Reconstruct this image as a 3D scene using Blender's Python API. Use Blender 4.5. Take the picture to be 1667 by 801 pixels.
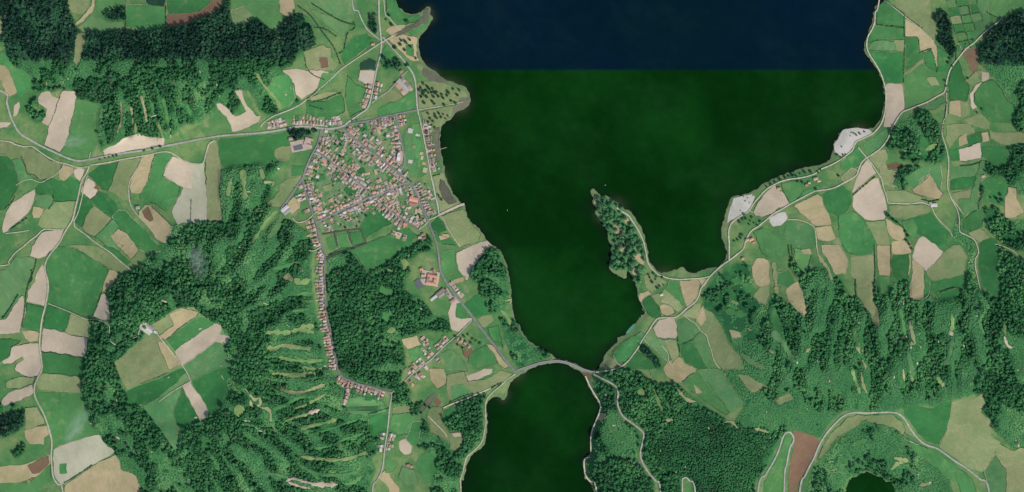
import bpy, bmesh, math, random
import numpy as np
from mathutils import Vector
from mathutils.geometry import delaunay_2d_cdt

random.seed(7)
S = 2.5                       # metres to one map unit (the plan below is drawn in map units)
CX, CY = 833.5, 400.5
PIW, PIH = 1667, 801
EDGE = 70                     # the plan carries on this far past the picture
def wx(x): return (x - CX) * S
def wy(y): return (CY - y) * S
sc = bpy.context.scene
for o in list(bpy.data.objects): bpy.data.objects.remove(o)
COL = sc.collection

# ------------------------------------------------------------------ camera
CAMH = 25000.0
cam = bpy.data.cameras.new('camera'); camo = bpy.data.objects.new('camera', cam); COL.objects.link(camo)
camo.location = (0, 0, CAMH); camo.rotation_euler = (0, 0, 0)
cam.sensor_width = 36; cam.lens = 36 * CAMH / (PIW * S)
cam.clip_start = 100; cam.clip_end = 60000
sc.camera = camo

# ------------------------------------------------------------------ sky and sun
SUN_EL, SUN_AZ = 44.0, 138.0        # the sun stands in the south-east, shadows fall to the upper left
el, az = math.radians(SUN_EL), math.radians(SUN_AZ)
w = bpy.data.worlds.new('World'); sc.world = w; w.use_nodes = True
nt = w.node_tree; nt.nodes.clear()
sky = nt.nodes.new('ShaderNodeTexSky'); sky.sky_type = 'NISHITA'; sky.sun_disc = False
sky.sun_elevation = el; sky.sun_rotation = az
bg = nt.nodes.new('ShaderNodeBackground'); bg.inputs['Strength'].default_value = 0.14
out = nt.nodes.new('ShaderNodeOutputWorld')
nt.links.new(sky.outputs[0], bg.inputs['Color']); nt.links.new(bg.outputs[0], out.inputs['Surface'])
sun = bpy.data.lights.new('sun', 'SUN'); sun.energy = 3.5; sun.angle = math.radians(0.55); sun.color = (1.0, 0.955, 0.87)
suno = bpy.data.objects.new('sun', sun); COL.objects.link(suno)
sd_ = Vector((math.sin(az) * math.cos(el), math.cos(az) * math.cos(el), math.sin(el)))
suno.rotation_euler = (-sd_).to_track_quat('-Z', 'Y').to_euler(); suno.location = sd_ * 3000
sc.view_settings.view_transform = 'Standard'; sc.view_settings.look = 'None'
sc.view_settings.gamma = 1.0; sc.view_settings.exposure = 0.12; sc.view_settings.use_curve_mapping = False
sc.render.engine = 'CYCLES'
sc.cycles.max_bounces = 4; sc.cycles.diffuse_bounces = 2

# ------------------------------------------------------------------ plan data (map units, x right, y down)
def nums(s): 
    v = [float(t) for t in s.split()]
    return [(v[i], v[i + 1]) for i in range(0, len(v) - 1, 2)]
def push(p):      # what reaches the edge of the plan carries on past it
    r = []
    for x, y in p:
        if x <= 0.5: x = -EDGE
        if y <= 0.5: y = -EDGE
        if x >= 1666: x = PIW + EDGE
        if y >= 800: y = PIH + EDGE
        r.append((x, y))
    return r
LAKES = [nums(s) for s in (
"""644 0 647 6 652 13 659 19 667 23 678 22 686 19 691 14 697 10 702 14 699 24 703 27 704 31 700 40 692 50 684 58 681 65 681 76 684 88 688 97 694 106 700 112 708 117 715 122 722 128 733 132 745 137 757 142 763 151 766 160 764 170 758 176 748 180 740 185 735 193 727 198 720 206 717 215 716 228 717 240 720 258 722 268 725 272 725 280 728 292 733 305 738 316 745 324 752 331 757 335 758 342 761 352 766 360 772 366 780 372 786 380 791 389 798 397 805 401 814 408 820 418 825 432 828 450 831 468 832 480 834 495 837 510 840 523 848 530 850 540 856 549 868 559 880 567 891 573 900 579 906 584 920 586 934 591 948 598 962 603 973 602 979 590 985 578 991 571 1000 562 1006 556 1004 551 1012 548 1020 544 1028 536 1035 527 1040 520 1047 514 1051 511 1050 505 1046 500 1043 492 1040 485 1038 478 1037 470 1034 460 1030 453 1026 445 1022 441 1019 452 1016 453 1010 450 1000 445 995 442 992 437 992 430 995 420 995 405 993 395 990 388 988 375 983 367 978 359 972 352 969 345 970 338 966 333 964 328 966 320 962 311 964 307 970 310 976 316 985 319 995 323 1003 329 1010 335 1018 340 1024 343 1030 350 1036 358 1042 368 1046 378 1050 388 1053 398 1055 412 1057 422 1062 432 1070 440 1080 444 1090 442 1100 438 1110 435 1115 437 1118 441 1125 444 1133 444 1142 440 1150 437 1162 436 1172 431 1180 424 1183 415 1181 400 1176 390 1174 380 1176 365 1180 350 1184 338 1189 325 1193 320 1200 319 1210 317 1220 313 1230 308 1240 302 1250 296 1262 289 1275 284 1290 279 1305 274 1320 271 1335 268 1345 264 1351 258 1354 248 1357 238 1362 229 1368 218 1374 211 1385 209 1395 208 1410 210 1420 208 1427 202 1432 195 1436 185 1438 175 1440 160 1439 145 1436 130 1431 118 1423 106 1415 95 1409 85 1407 75 1409 65 1415 50 1420 38 1421 25 1423 15 1429 7 1438 1 1440 0""",
"""908 590 890 592 872 597 858 605 848 610 840 614 832 622 827 634 824 645 820 651 813 647 803 647 797 651 793 656 792 665 793 680 794 692 793 705 790 718 785 727 777 734 769 740 763 747 760 757 758 768 755 782 752 790 756 801 973 801 962 788 953 780 951 770 949 757 950 746 956 743 961 738 961 720 963 707 966 695 971 685 974 675 976 665 974 655 968 645 962 635 957 626 953 615 945 605 932 598 920 592""",
"""1367 801 1380 788 1395 776 1408 768 1420 772 1437 778 1442 784 1455 793 1468 801""")]

# P pale bare ground, Q pale stubble, W gravel, G green, E deep green, M mid green, O olive, T tan, B red-brown, D dark green, K wet mud
FIELDS = """
T 0 107 8 105 18 120 26 140 30 150 18 158 10 152 4 130 0 120
G 10 85 13 78 17 100 25 110 42 118 52 128 50 145 35 160 30 150 20 118 8 105 0 105 0 95
P 64 162 70 151 82 149 86 158 97 162 94 172 84 195 80 205 70 200 76 188 78 178 65 170
P 104 150 112 149 123 150 126 158 122 175 117 195 113 215 105 238 98 247 88 243 74 236 78 220 82 205 90 185 97 165
G 127 163 140 165 150 168 165 170 162 200 158 235 148 257 120 255 101 248 114 215 123 180
P 25 172 31 166 33 175 27 188 23 190
P 0 200 18 200 10 208 0 218
P 170 245 175 242 190 235 205 225 220 220 228 219 238 224 255 224 268 227 268 235 240 240 200 248 172 252
E 146 285 155 275 165 270 193 264 190 275 182 295 175 310 165 307 155 295
O 194 264 232 256 225 270 213 288 210 305 212 325 200 325 188 315 177 311 184 295
T 234 255 252 252 250 262 245 280 238 300 232 312 225 315 215 315 212 300 217 285 226 272
G 253 252 277 249 280 255 273 270 263 287 270 290 280 295 293 305 288 320 280 335 270 342 255 332 245 330 230 325 228 320 239 300 247 275
P 281 255 290 258 308 265 313 268 313 309 300 305 285 297 265 287 273 270
Q 314 267 332 265 334 290 336 320 337 360 318 362 300 362 290 365 281 345 290 325 300 307 313 311
O 336 265 339 240 345 230 352 228 356 250 360 285 358 310 360 340 363 358 339 360 337 300
E 357 228 380 225 420 222 445 220 465 216 468 235 470 242 447 243 447 256 450 263 430 265 410 268 390 275 370 275 362 270 358 250
O 448 244 460 239 472 239 475 250 470 260 455 263 448 255
O 455 300 470 293 490 287 488 298 475 315 465 330 455 337 440 335 435 330 445 325 455 312
T 470 330 478 322 488 330 487 340 478 348 470 340
G 474 270 497 270 493 285 474 288
E 0 252 10 252 20 262 28 285 30 300 27 310 20 320 8 340 0 345
O 0 227 20 232 45 240 55 243 75 258 100 267 98 277 85 288 70 293 56 288 45 282 41 265 25 255 0 250
M 21 262 35 260 42 275 54 290 50 297 35 295 29 285
E 59 306 70 298 85 291 98 296 113 287 125 293 130 300 125 326 88 327 87 318 75 315 60 315
T 98 280 105 270 118 273 120 282 113 286 105 294 98 290
P 121 277 128 273 137 275 135 285 130 293 123 287
P 135 305 145 290 153 297 160 312 149 324 134 313
E 131 318 150 326 152 335 140 350 133 370 122 362 125 340
E 152 325 163 313 175 318 187 330 193 340 183 352 170 345 155 333
O 154 336 170 347 182 357 168 372 155 385 140 378 134 370 141 350
M 183 358 193 365 185 378 181 385 190 395 200 400 195 408 175 400 156 385 169 372
T 181 384 193 372 205 380 220 398 226 408 215 420 205 412 190 397
E 194 341 205 345 220 360 235 372 245 385 255 398 262 408 240 412 228 405 215 390 200 375 188 362 184 353
T 228 345 238 335 247 338 255 345 268 355 280 368 275 385 270 395 258 390 250 375 238 362 228 352
B 232 345 240 338 246 346 250 356 244 360 236 354
P 57 308 58 318 52 335 48 345 38 355 25 365 15 375 5 378 8 360 12 345 20 332 35 322
O 72 345 90 329 120 329 118 345 112 360 105 372 85 370 72 372 62 365
M 59 320 80 317 87 330 82 340 60 335
T 55 337 72 341 65 355 55 355
P 70 379 88 375 103 376 96 395 85 408 75 415 65 421 50 417 55 402 62 388
M 10 440 20 428 28 420 45 419 60 423 58 432 52 440 48 455 42 468 30 485 20 498 10 512 0 523 0 455
P 62 444 70 432 74 440 77 455 76 475 74 497 60 494 45 490 47 475 52 465 58 458
P 32 485 38 482 40 495 42 508 37 525 33 540 20 543 0 547 0 530 10 520 22 502
E 45 495 60 498 72 501 68 525 65 540 50 537 40 533 38 525 44 508
T 37 539 50 539 64 542 62 555 50 557 42 550
P 20 565 35 562 50 560 63 560 66 575 68 600 65 612 50 613 35 610 25 600 30 593 40 585 38 580 28 585 20 592 8 592 6 588 17 580
G 93 402 110 404 125 407 150 422 168 433 176 441 168 470 160 490 152 514 140 515 115 505 85 494 79 488 80 460 76 430 82 415
T 178 440 186 440 193 448 185 460 175 470 168 474 170 465
O 112 400 150 400 165 404 185 418 210 437 200 445 186 439 160 425 130 407
E 170 400 180 402 195 410 214 427 205 433 190 420
P 168 478 172 477 178 490 180 510 179 521 165 519 153 514 159 500
E 80 498 95 503 114 511 110 529 105 539 85 535 71 532 75 515
O 116 511 140 520 145 525 143 535 146 550 125 547 106 540
P 71 535 90 537 115 546 144 552 143 565 138 581 110 576 69 571
E 70 574 100 577 137 584 135 600 133 612 100 609 71 606
O 63 612 75 609 100 611 132 615 134 639 115 639 90 636 65 634 60 625
G 62 641 90 638 134 641 138 655 145 680 148 695 160 700 163 704 140 710 110 719 88 726 86 710 78 690 67 665
Q 88 731 110 722 140 713 163 707 170 720 175 727 188 733 180 740 160 750 135 765 115 778 105 787 98 787 90 775 88 750
G 98 757 109 755 109 770 99 771
T 106 790 130 774 160 753 189 741 195 750 196 765 215 770 222 775 228 790 226 801 108 801
P 4 650 15 640 35 633 53 628 55 638 45 645 25 655 10 660 4 658
O 43 664 60 663 70 680 72 690 60 694 43 698
T 42 701 60 696 77 694 80 705 72 712 72 723 50 722 43 715
T 0 765 40 757 82 740 83 752 60 775 45 787 25 785 0 785
B 47 758 65 748 79 743 80 752 74 760 65 768 55 770
G 0 790 35 786 60 776 82 757 83 778 75 786 50 801 0 801
O 10 622 30 615 57 614 54 625 30 632 12 632
E 0 555 18 552 34 556 18 566 14 580 4 588 0 590
O 248 528 262 522 275 512 292 502 305 500 318 500 325 508 320 515 305 525 285 540 272 552 262 545
T 278 512 300 502 322 507 318 516 300 528 270 552 261 546 285 530
G 273 553 295 538 325 515 349 525 330 539 290 567 286 571
P 286 572 300 561 330 541 352 527 362 532 358 545 372 547 373 557 367 558 352 555 320 579 298 594
O 188 590 205 578 230 555 240 550 258 545 271 560 284 575 297 595 275 604 255 614 230 624 210 634 203 625 197 610
T 258 556 270 560 284 576 294 593 276 600 268 580
E 212 657 208 637 235 626 258 618 280 607 298 599 304 605 290 620 265 640 250 650 235 658
M 235 661 262 646 298 628 298 640 284 665 288 692 294 715 290 738 278 718 265 700 250 680
P 299 629 310 622 320 635 330 650 341 670 335 680 327 685 318 665 308 645
E 314 620 350 602 372 597 378 610 370 620 376 645 362 655 360 668 350 677 342 669 331 648
M 300 597 320 583 352 557 366 560 370 580 372 595 345 603 313 619 306 609
E 285 670 299 633 307 648 317 667 326 686 318 690 300 692 290 690
B 160 303 164 305 161 309 154 306
O 128 56 143 55 140 70 137 85 133 100 128 108 122 100 125 80
P 354 170 360 169 370 177 381 187 383 192 395 188 403 182 400 175 392 163 385 150 394 147 397 160 403 173 412 182 417 190 424 190 422 199 405 207 380 215 377 205 371 191 358 178
G 450 125 468 122 476 140 481 160 470 175 455 180 445 165 434 148
P 460 115 487 114 513 116 535 117 532 128 520 138 505 152 492 162 482 152 481 140 475 127
P 586 115 612 116 607 140 584 131
O 495 85 510 80 525 75 538 80 540 95 548 105 544 113 520 114 500 114 500 105
B 520 93 533 93 535 108 523 112
E 575 60 598 55 600 74 580 91 560 104 555 95 558 80 570 70
G 377 0 455 0 455 20 462 38 450 50 437 45 425 32 418 30 400 38 380 42 376 20
T 456 0 472 0 479 12 470 28 456 20
O 378 18 395 12 412 25 400 36 381 40
M 482 0 560 0 580 20 572 37 540 24 500 5
M 505 15 540 29 568 42 560 60 545 50 520 30
M 490 20 518 45 538 65 530 72 515 50 500 35
G 525 120 552 118 548 130 530 145 515 150
O 505 160 520 154 540 150 549 152 530 162 508 163
G 500 168 530 166 556 155 562 180 545 190 515 192 500 182
G 566 125 582 140 600 145 595 175 570 190 563 160
D 588 100 600 95 613 100 611 113 587 113
B 272 40 273 26 300 23 325 20 345 5 350 0 366 0 362 8 345 22 325 28 310 38 300 40 285 45
G 206 8 240 10 270 13 270 38 255 47 235 50 209 45 207 25
G 274 0 348 0 343 5 325 17 300 21 275 22
D 208 0 270 0 270 11 240 7
G 166 0 200 0 203 9 185 14 172 22 160 22 157 14
M 130 46 140 36 150 27 165 31 180 38 200 36 203 45 180 50 150 51
T 125 40 138 26 150 10 157 0 165 0 152 20 140 31 128 42
O 113 5 120 0 154 0 145 12 135 23 122 22 115 15
O 0 20 4 26 6 44 3 60 0 62
G 625 0 644 0 649 13 658 22 667 26 678 25 684 28 675 35 660 40 645 35 630 20
T 635 45 650 41 660 43 650 54 640 58 628 50
T 650 56 678 60 677 85 682 100 670 98 655 85 640 72 632 62
K 699 22 697 14 691 16 690 27 684 33 675 39 664 44 652 49 643 54 645 59 656 55 668 49 680 44 690 37 697 30
G 665 51 680 46 690 39 694 41 685 50 672 58
G 662 75 672 72 673 92 662 88
G 626 72 635 80 645 92 638 97 623 90
E 600 60 614 66 616 74 604 78 592 90 600 76
G 616 178 635 170 660 160 675 148 677 170 670 178 640 185 616 190
O 620 155 635 147 648 150 655 160 640 165 625 165
O 680 135 700 132 715 134 735 141 757 150 762 159 752 166 730 170 705 174 683 179
O 686 183 710 178 738 173 733 190 723 197 714 206 710 215 700 215 692 200
K 690 111 700 115 712 121 727 130 722 135 700 130 688 120
K 752 160 763 158 762 172 747 179 738 188 740 178
K 708 212 714 208 714 240 717 258 712 262 707 245 706 228
O 706 287 720 282 725 292 733 312 740 324 749 333 735 340 718 345 715 335 711 315
K 717 294 724 296 732 312 742 328 731 333 721 320 716 305
M 658 212 668 207 676 250 680 286 668 286 660 260
G 670 205 682 203 696 282 684 290 677 250
O 718 353 735 347 752 341 759 352 768 365 782 383 780 390 765 397 748 402 741 388 731 370 723 358
E 702 364 714 355 721 362 727 375 715 380 706 375
E 707 380 715 383 731 388 742 398 720 396 712 392
T 716 384 730 381 732 386 718 390
P 743 412 760 405 775 397 792 392 800 400 790 405 785 415 775 428 765 440 762 455 758 455 753 448 747 440 745 425
G 719 411 738 407 740 420 740 440 728 448 722 449 719 435
T 731 460 745 453 757 450 755 458 736 464
P 738 487 742 484 748 491 742 496 740 516 755 520 767 518 767 522 755 532 748 540 735 536 733 520 730 510 735 496
G 744 494 750 494 758 504 765 516 750 519 742 516
E 756 496 770 486 778 479 787 488 793 500 795 512 785 514 776 516 765 505
O 779 520 790 513 800 514 802 522 790 532 785 531
G 795 535 810 530 815 550 818 565 808 558 797 548
T 793 561 800 563 815 581 827 598 822 600 808 586
G 765 578 791 563 804 578 811 590 790 595 775 600 763 590
M 720 575 735 570 745 577 755 590 760 604 728 604 725 585
G 666 571 685 564 690 588 680 592 668 580
T 655 553 680 546 684 562 665 568 658 560
B 750 562 760 560 769 575 760 582
G 535 415 560 404 590 400 610 392 640 380 665 372 685 390 660 405 630 425 602 443 592 432 578 412 560 408
E 600 345 640 330 650 345 640 362 605 380 590 392 585 375
G 532 388 545 385 548 402 536 408
G 550 384 565 381 570 399 553 403
G 570 380 586 377 592 394 575 398
T 700 600 722 600 726 615 724 627 712 632 703 620
P 760 612 775 607 790 600 802 601 800 606 785 613 770 622 762 620
O 728 612 756 606 760 622 790 618 815 604 832 608 824 616 808 630 790 636 770 640 735 652 728 634
M 735 630 752 626 768 640 736 652
K 683 668 690 660 700 645 707 641 709 645 700 657 688 670
B 707 655 713 648 718 655 712 661
O 695 675 705 662 720 665 716 680 725 695 730 705 750 705 755 710 748 725 745 735 735 730 733 720 722 712 705 705 700 690
P 735 707 750 704 753 709 740 711
E 722 671 740 660 747 675 740 672 730 680 722 685
E 601 682 620 673 634 671 632 690 629 705 615 712 600 705
G 639 676 670 671 684 673 668 705 650 706 636 696
G 672 688 690 684 685 700 680 720 672 725 662 714 668 700
O 640 664 668 661 668 669 639 674
P 650 719 660 716 670 728 668 737 660 740 650 730
G 685 740 700 735 712 742 710 765 705 780 695 785 680 770 678 755
M 655 760 675 765 680 785 660 790 650 775
T 618 775 630 765 635 778 650 795 645 801 635 796
G 627 746 640 750 648 755 640 765 629 769
M 560 650 590 645 622 655 628 668 600 676 570 672
G 1427 15 1437 5 1445 3 1472 23 1472 44 1450 41 1427 39
G 1424 42 1470 47 1472 64 1455 64 1430 62 1415 70 1414 62
O 1456 66 1472 66 1472 83 1460 82
M 1413 77 1425 66 1454 68 1459 82 1415 82
E 1417 86 1470 86 1470 134 1442 134 1435 116 1425 99
P 1443 137 1469 137 1471 178 1462 190 1454 205 1440 205 1443 175
O 1447 0 1505 0 1515 20 1520 35 1525 52 1520 67 1500 48 1472 27 1460 15
T 1474 30 1500 50 1520 70 1527 80 1530 105 1525 108 1518 84 1500 84 1496 65 1490 60 1474 60
G 1474 63 1492 62 1496 75 1502 95 1490 104 1474 114
O 1473 120 1502 97 1503 102 1475 123
G 1501 88 1516 82 1522 100 1524 115 1510 108
G 1475 124 1503 104 1515 115 1530 130 1533 145 1520 155 1490 170 1473 175
O 1508 128 1522 125 1530 138 1515 140
G 1526 76 1545 90 1548 100 1540 118 1528 115
M 1574 0 1598 0 1608 25 1611 42 1600 54 1586 66 1584 50 1581 30
G 1600 0 1666 0 1666 10 1650 15 1640 24 1628 30 1610 22
B 1566 86 1590 75 1592 100 1590 115 1583 118 1575 100
O 1571 131 1590 117 1598 113 1590 130 1580 140
P 1598 116 1608 120 1608 130 1598 133
P 1588 140 1597 135 1585 150 1583 165 1590 175 1582 178 1579 155
G 1598 136 1615 132 1630 148 1637 165 1648 172 1650 185 1645 200 1610 200 1595 180 1586 165 1588 152
E 1546 121 1560 101 1570 131 1577 145 1572 164 1546 163
T 1546 166 1562 165 1564 190 1546 186
O 1564 165 1575 165 1577 185 1566 191
O 1570 195 1595 185 1610 201 1605 210 1575 201
M 1500 174 1535 158 1538 166 1520 178 1502 182
G 1556 76 1571 72 1565 85 1556 97
M 1405 236 1420 226 1438 212 1449 213 1444 228 1430 242 1411 253
W 1359 235 1367 218 1375 211 1395 209 1415 212 1420 217 1408 224 1395 230 1390 240 1378 250 1367 254 1360 248
G 1378 258 1397 241 1408 255 1398 270 1385 278 1371 274 1367 265
O 1370 286 1385 275 1394 279 1388 288 1375 297 1370 292
P 1411 261 1418 269 1425 282 1415 289 1405 299 1390 314 1388 312 1391 300 1398 285 1404 270
P 1389 318 1405 305 1420 292 1428 290 1433 305 1440 320 1442 340 1438 355 1425 358 1408 356 1395 345 1388 335
O 1415 257 1430 246 1440 244 1445 258 1430 275 1425 270
B 1445 268 1460 266 1470 270 1455 276 1447 274
O 1432 276 1440 262 1445 278 1462 280 1453 292 1450 303 1437 300
M 1470 290 1500 273 1530 269 1532 290 1530 310 1522 298 1512 283 1496 298 1488 308
T 1485 309 1500 299 1513 286 1522 301 1535 315 1530 323 1510 320 1490 315
O 1442 312 1470 312 1500 322 1510 330 1470 330 1447 329
O 1447 335 1475 335 1500 334 1515 338 1510 347 1475 357 1460 355 1448 350
E 1488 356 1515 346 1525 360 1545 380 1540 395 1525 399 1515 393 1503 384 1494 380
G 1470 361 1487 357 1492 372 1490 388 1480 385 1472 370
P 1490 400 1495 390 1503 386 1520 397 1534 411 1525 422 1515 435 1507 440 1497 430 1486 417
O 1508 441 1520 431 1536 412 1550 400 1560 400 1570 412 1573 420 1570 445 1550 450 1530 455 1517 457 1510 447
E 1516 458 1540 455 1571 447 1572 470 1555 468 1545 472 1525 475 1514 473
E 1520 478 1545 475 1562 472 1560 484 1548 492 1530 489
T 1487 420 1495 429 1502 440 1502 485 1490 488 1482 485 1480 470 1485 450
G 1504 446 1512 460 1510 480 1504 484
T 1441 355 1452 362 1470 373 1472 385 1465 393 1452 388 1445 375
T 1452 395 1475 391 1482 400 1482 412 1467 413 1452 411
E 1453 416 1480 415 1479 430 1477 455 1460 457 1453 450
G 1430 451 1446 451 1447 470 1440 481 1433 475
T 1428 400 1449 400 1450 449 1430 447
O 1407 361 1425 361 1438 359 1444 375 1449 399 1428 398 1420 378 1410 370
O 1384 418 1422 416 1421 440 1420 490 1428 505 1430 530 1425 533 1417 515 1405 495 1395 480 1394 455 1386 450
T 1337 400 1365 400 1375 415 1379 425 1375 445 1360 445 1350 425 1340 412
E 1338 318 1350 311 1372 302 1384 313 1385 330 1378 345 1362 352 1348 347 1343 335
G 1366 352 1388 345 1405 358 1419 379 1424 400 1420 413 1395 414 1380 411 1371 398 1365 375
T 1293 335 1310 327 1330 316 1337 320 1344 340 1351 360 1352 366 1335 367 1325 364 1310 352
T 1328 371 1352 367 1357 380 1360 388 1345 393 1332 390
P 1226 345 1233 332 1241 321 1250 311 1262 303 1268 311 1275 314 1284 330 1270 337 1255 347 1245 352 1230 351
W 1252 355 1265 348 1277 346 1281 355 1270 367 1258 367
G 1272 301 1290 295 1300 297 1305 315 1288 329 1280 318
G 1302 316 1330 303 1338 306 1325 309 1306 319
W 1185 354 1191 335 1195 323 1210 319 1225 316 1228 320 1223 335 1217 345 1205 351 1190 357 1184 362
G 1228 378 1243 371 1255 378 1270 390 1277 400 1281 414 1268 419 1250 417 1240 411 1238 400 1232 390
M 1280 361 1300 361 1320 368 1326 380 1326 400 1322 406 1292 402 1282 395 1278 380
T 1225 437 1232 422 1243 420 1250 425 1253 440 1252 465 1238 467 1230 460 1225 450
O 1238 468 1252 468 1252 480 1245 497 1235 490 1226 482
T 1280 470 1290 463 1298 460 1305 475 1308 490 1313 505 1310 512 1305 513 1295 502 1283 485 1279 475
G 1263 447 1280 441 1289 450 1292 461 1280 467 1266 462
G 1292 404 1304 408 1305 414 1320 416 1315 430 1312 445 1305 440 1295 425
T 1305 407 1318 406 1320 414 1307 413
G 1090 458 1106 458 1110 475 1114 488 1112 498 1100 485 1086 468
T 1107 458 1133 456 1139 462 1134 485 1118 500 1115 487 1111 472
T 1136 455 1154 453 1145 466
O 1080 471 1098 484 1111 500 1105 507 1090 497 1076 490
E 1048 488 1058 483 1065 490 1072 500 1075 516 1063 517 1055 512 1051 500
T 1074 498 1082 495 1095 502 1098 510 1088 515 1078 512
P 1064 533 1072 522 1085 520 1098 520 1101 530 1103 547 1100 551 1073 550 1068 543
O 1114 510 1130 496 1139 494 1139 505 1130 519 1121 517
M 1104 522 1114 517 1130 529 1139 540 1127 552 1112 559 1107 550
E 1110 561 1125 558 1135 570 1145 590 1154 600 1130 599 1115 590 1108 575
M 1129 554 1141 541 1149 550 1154 565 1155 598 1143 585
O 1133 525 1142 503 1158 508 1174 530 1184 560 1204 580 1208 600 1176 600 1164 580 1157 560 1152 546 1142 535
T 1132 516 1144 498 1150 520 1140 530
T 1187 538 1203 540 1205 548 1192 550
M 1050 553 1060 541 1070 553 1084 556 1089 570 1087 590 1075 575 1056 560
O 1082 554 1100 554 1105 575 1096 590 1089 572
T 1080 600 1085 591 1105 581 1120 593 1132 601 1130 607 1118 620 1100 622 1085 612
G 998 575 1010 561 1030 549 1045 541 1049 546 1040 560 1030 575 1018 589 1008 590 999 582
O 981 590 988 576 998 584 1007 592 1003 597 985 601
E 1022 591 1036 573 1050 581 1064 590 1066 600 1018 600
O 1048 450 1060 446 1075 453 1085 459 1075 468 1062 475 1052 468
T 1042 479 1055 474 1058 479 1046 487 1042 500 1050 511 1046 515 1040 495
O 1060 482 1075 478 1082 482 1070 495
T 1032 415 1042 413 1048 425 1045 435 1035 425
G 985 682 990 675 997 685 1005 700 1015 712 1017 717 1008 720 998 705 990 690 982 685
T 975 672 985 673 980 686 973 680
B 947 607 958 608 961 612 957 622
G 1110 621 1130 607 1150 621 1165 641 1185 670 1180 675 1160 660 1140 645 1125 635
M 1136 602 1175 602 1178 618 1195 640 1210 655 1205 662 1190 670 1175 650 1160 635 1146 618
T 1130 626 1142 638 1133 640
O 1200 608 1215 611 1240 625 1248 630 1235 635 1222 637 1212 625
B 1290 700 1300 702 1325 712 1335 720 1325 740 1312 765 1300 785 1290 801 1280 801 1285 770 1290 735 1293 720
G 1279 711 1285 712 1286 722 1281 735 1278 760 1274 801 1234 801 1246 780 1259 758 1270 735
O 1352 706 1367 692 1379 679 1400 676 1430 675 1452 676 1465 686 1473 700 1470 707 1455 695 1430 690 1410 683 1400 685 1385 697 1365 710 1350 725 1335 745 1330 748 1340 727
M 1474 702 1488 712 1500 720 1494 722 1475 715
E 1470 664 1490 660 1515 667 1540 653 1548 651 1545 680 1536 705 1527 723 1510 718 1496 706 1481 685 1472 675
O 1550 652 1580 650 1597 642 1602 660 1592 672 1612 685 1612 710 1627 720 1620 740 1600 767 1580 763 1555 746 1529 727 1540 702 1547 677
O 1602 768 1626 723 1650 735 1660 728 1666 750 1666 801 1622 801 1606 786
M 1604 768 1620 742 1636 765 1640 801 1622 801 1608 786
G 1476 713 1490 721 1510 732 1530 742 1560 763 1583 781 1605 801 1580 801 1560 785 1540 778 1525 760 1505 745 1487 735
T 1640 305 1652 308 1653 325 1665 345 1655 353 1637 355 1635 330
G 1597 300 1612 290 1630 287 1640 296 1638 315 1632 335 1615 330 1600 320
E 1598 240 1640 240 1643 255 1638 270 1620 272 1605 260 1598 255
P 1561 245 1575 240 1594 233 1597 245 1597 255 1580 260 1563 262
E 1574 222 1597 217 1597 230 1578 235
T 1560 225 1572 218 1575 233 1562 237
T 1599 217 1607 216 1610 230 1599 232
E 1546 245 1560 243 1562 261 1548 262
O 1541 205 1575 203 1585 215 1560 220 1546 240 1541 225
M 1549 275 1597 266 1597 285 1547 290
E 1547 292 1597 287 1595 300 1570 307 1547 309
O 1551 315 1590 306 1597 318 1590 330 1570 322 1556 322
M 1560 326 1595 321 1592 340 1571 349
E 1569 356 1590 344 1600 356 1598 368 1580 377 1568 372
O 1576 380 1595 371 1610 385 1595 394 1586 389
E 1594 396 1610 386 1622 390 1624 400 1622 430 1622 450 1628 470 1625 485 1615 480 1600 465 1594 440 1592 415
O 1610 202 1605 209 1615 217 1666 217 1666 225 1630 235 1612 225
G 1498 225 1505 222 1511 235 1510 248 1500 253 1495 240
O 1260 650 1285 640 1290 648 1268 658
"""
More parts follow.
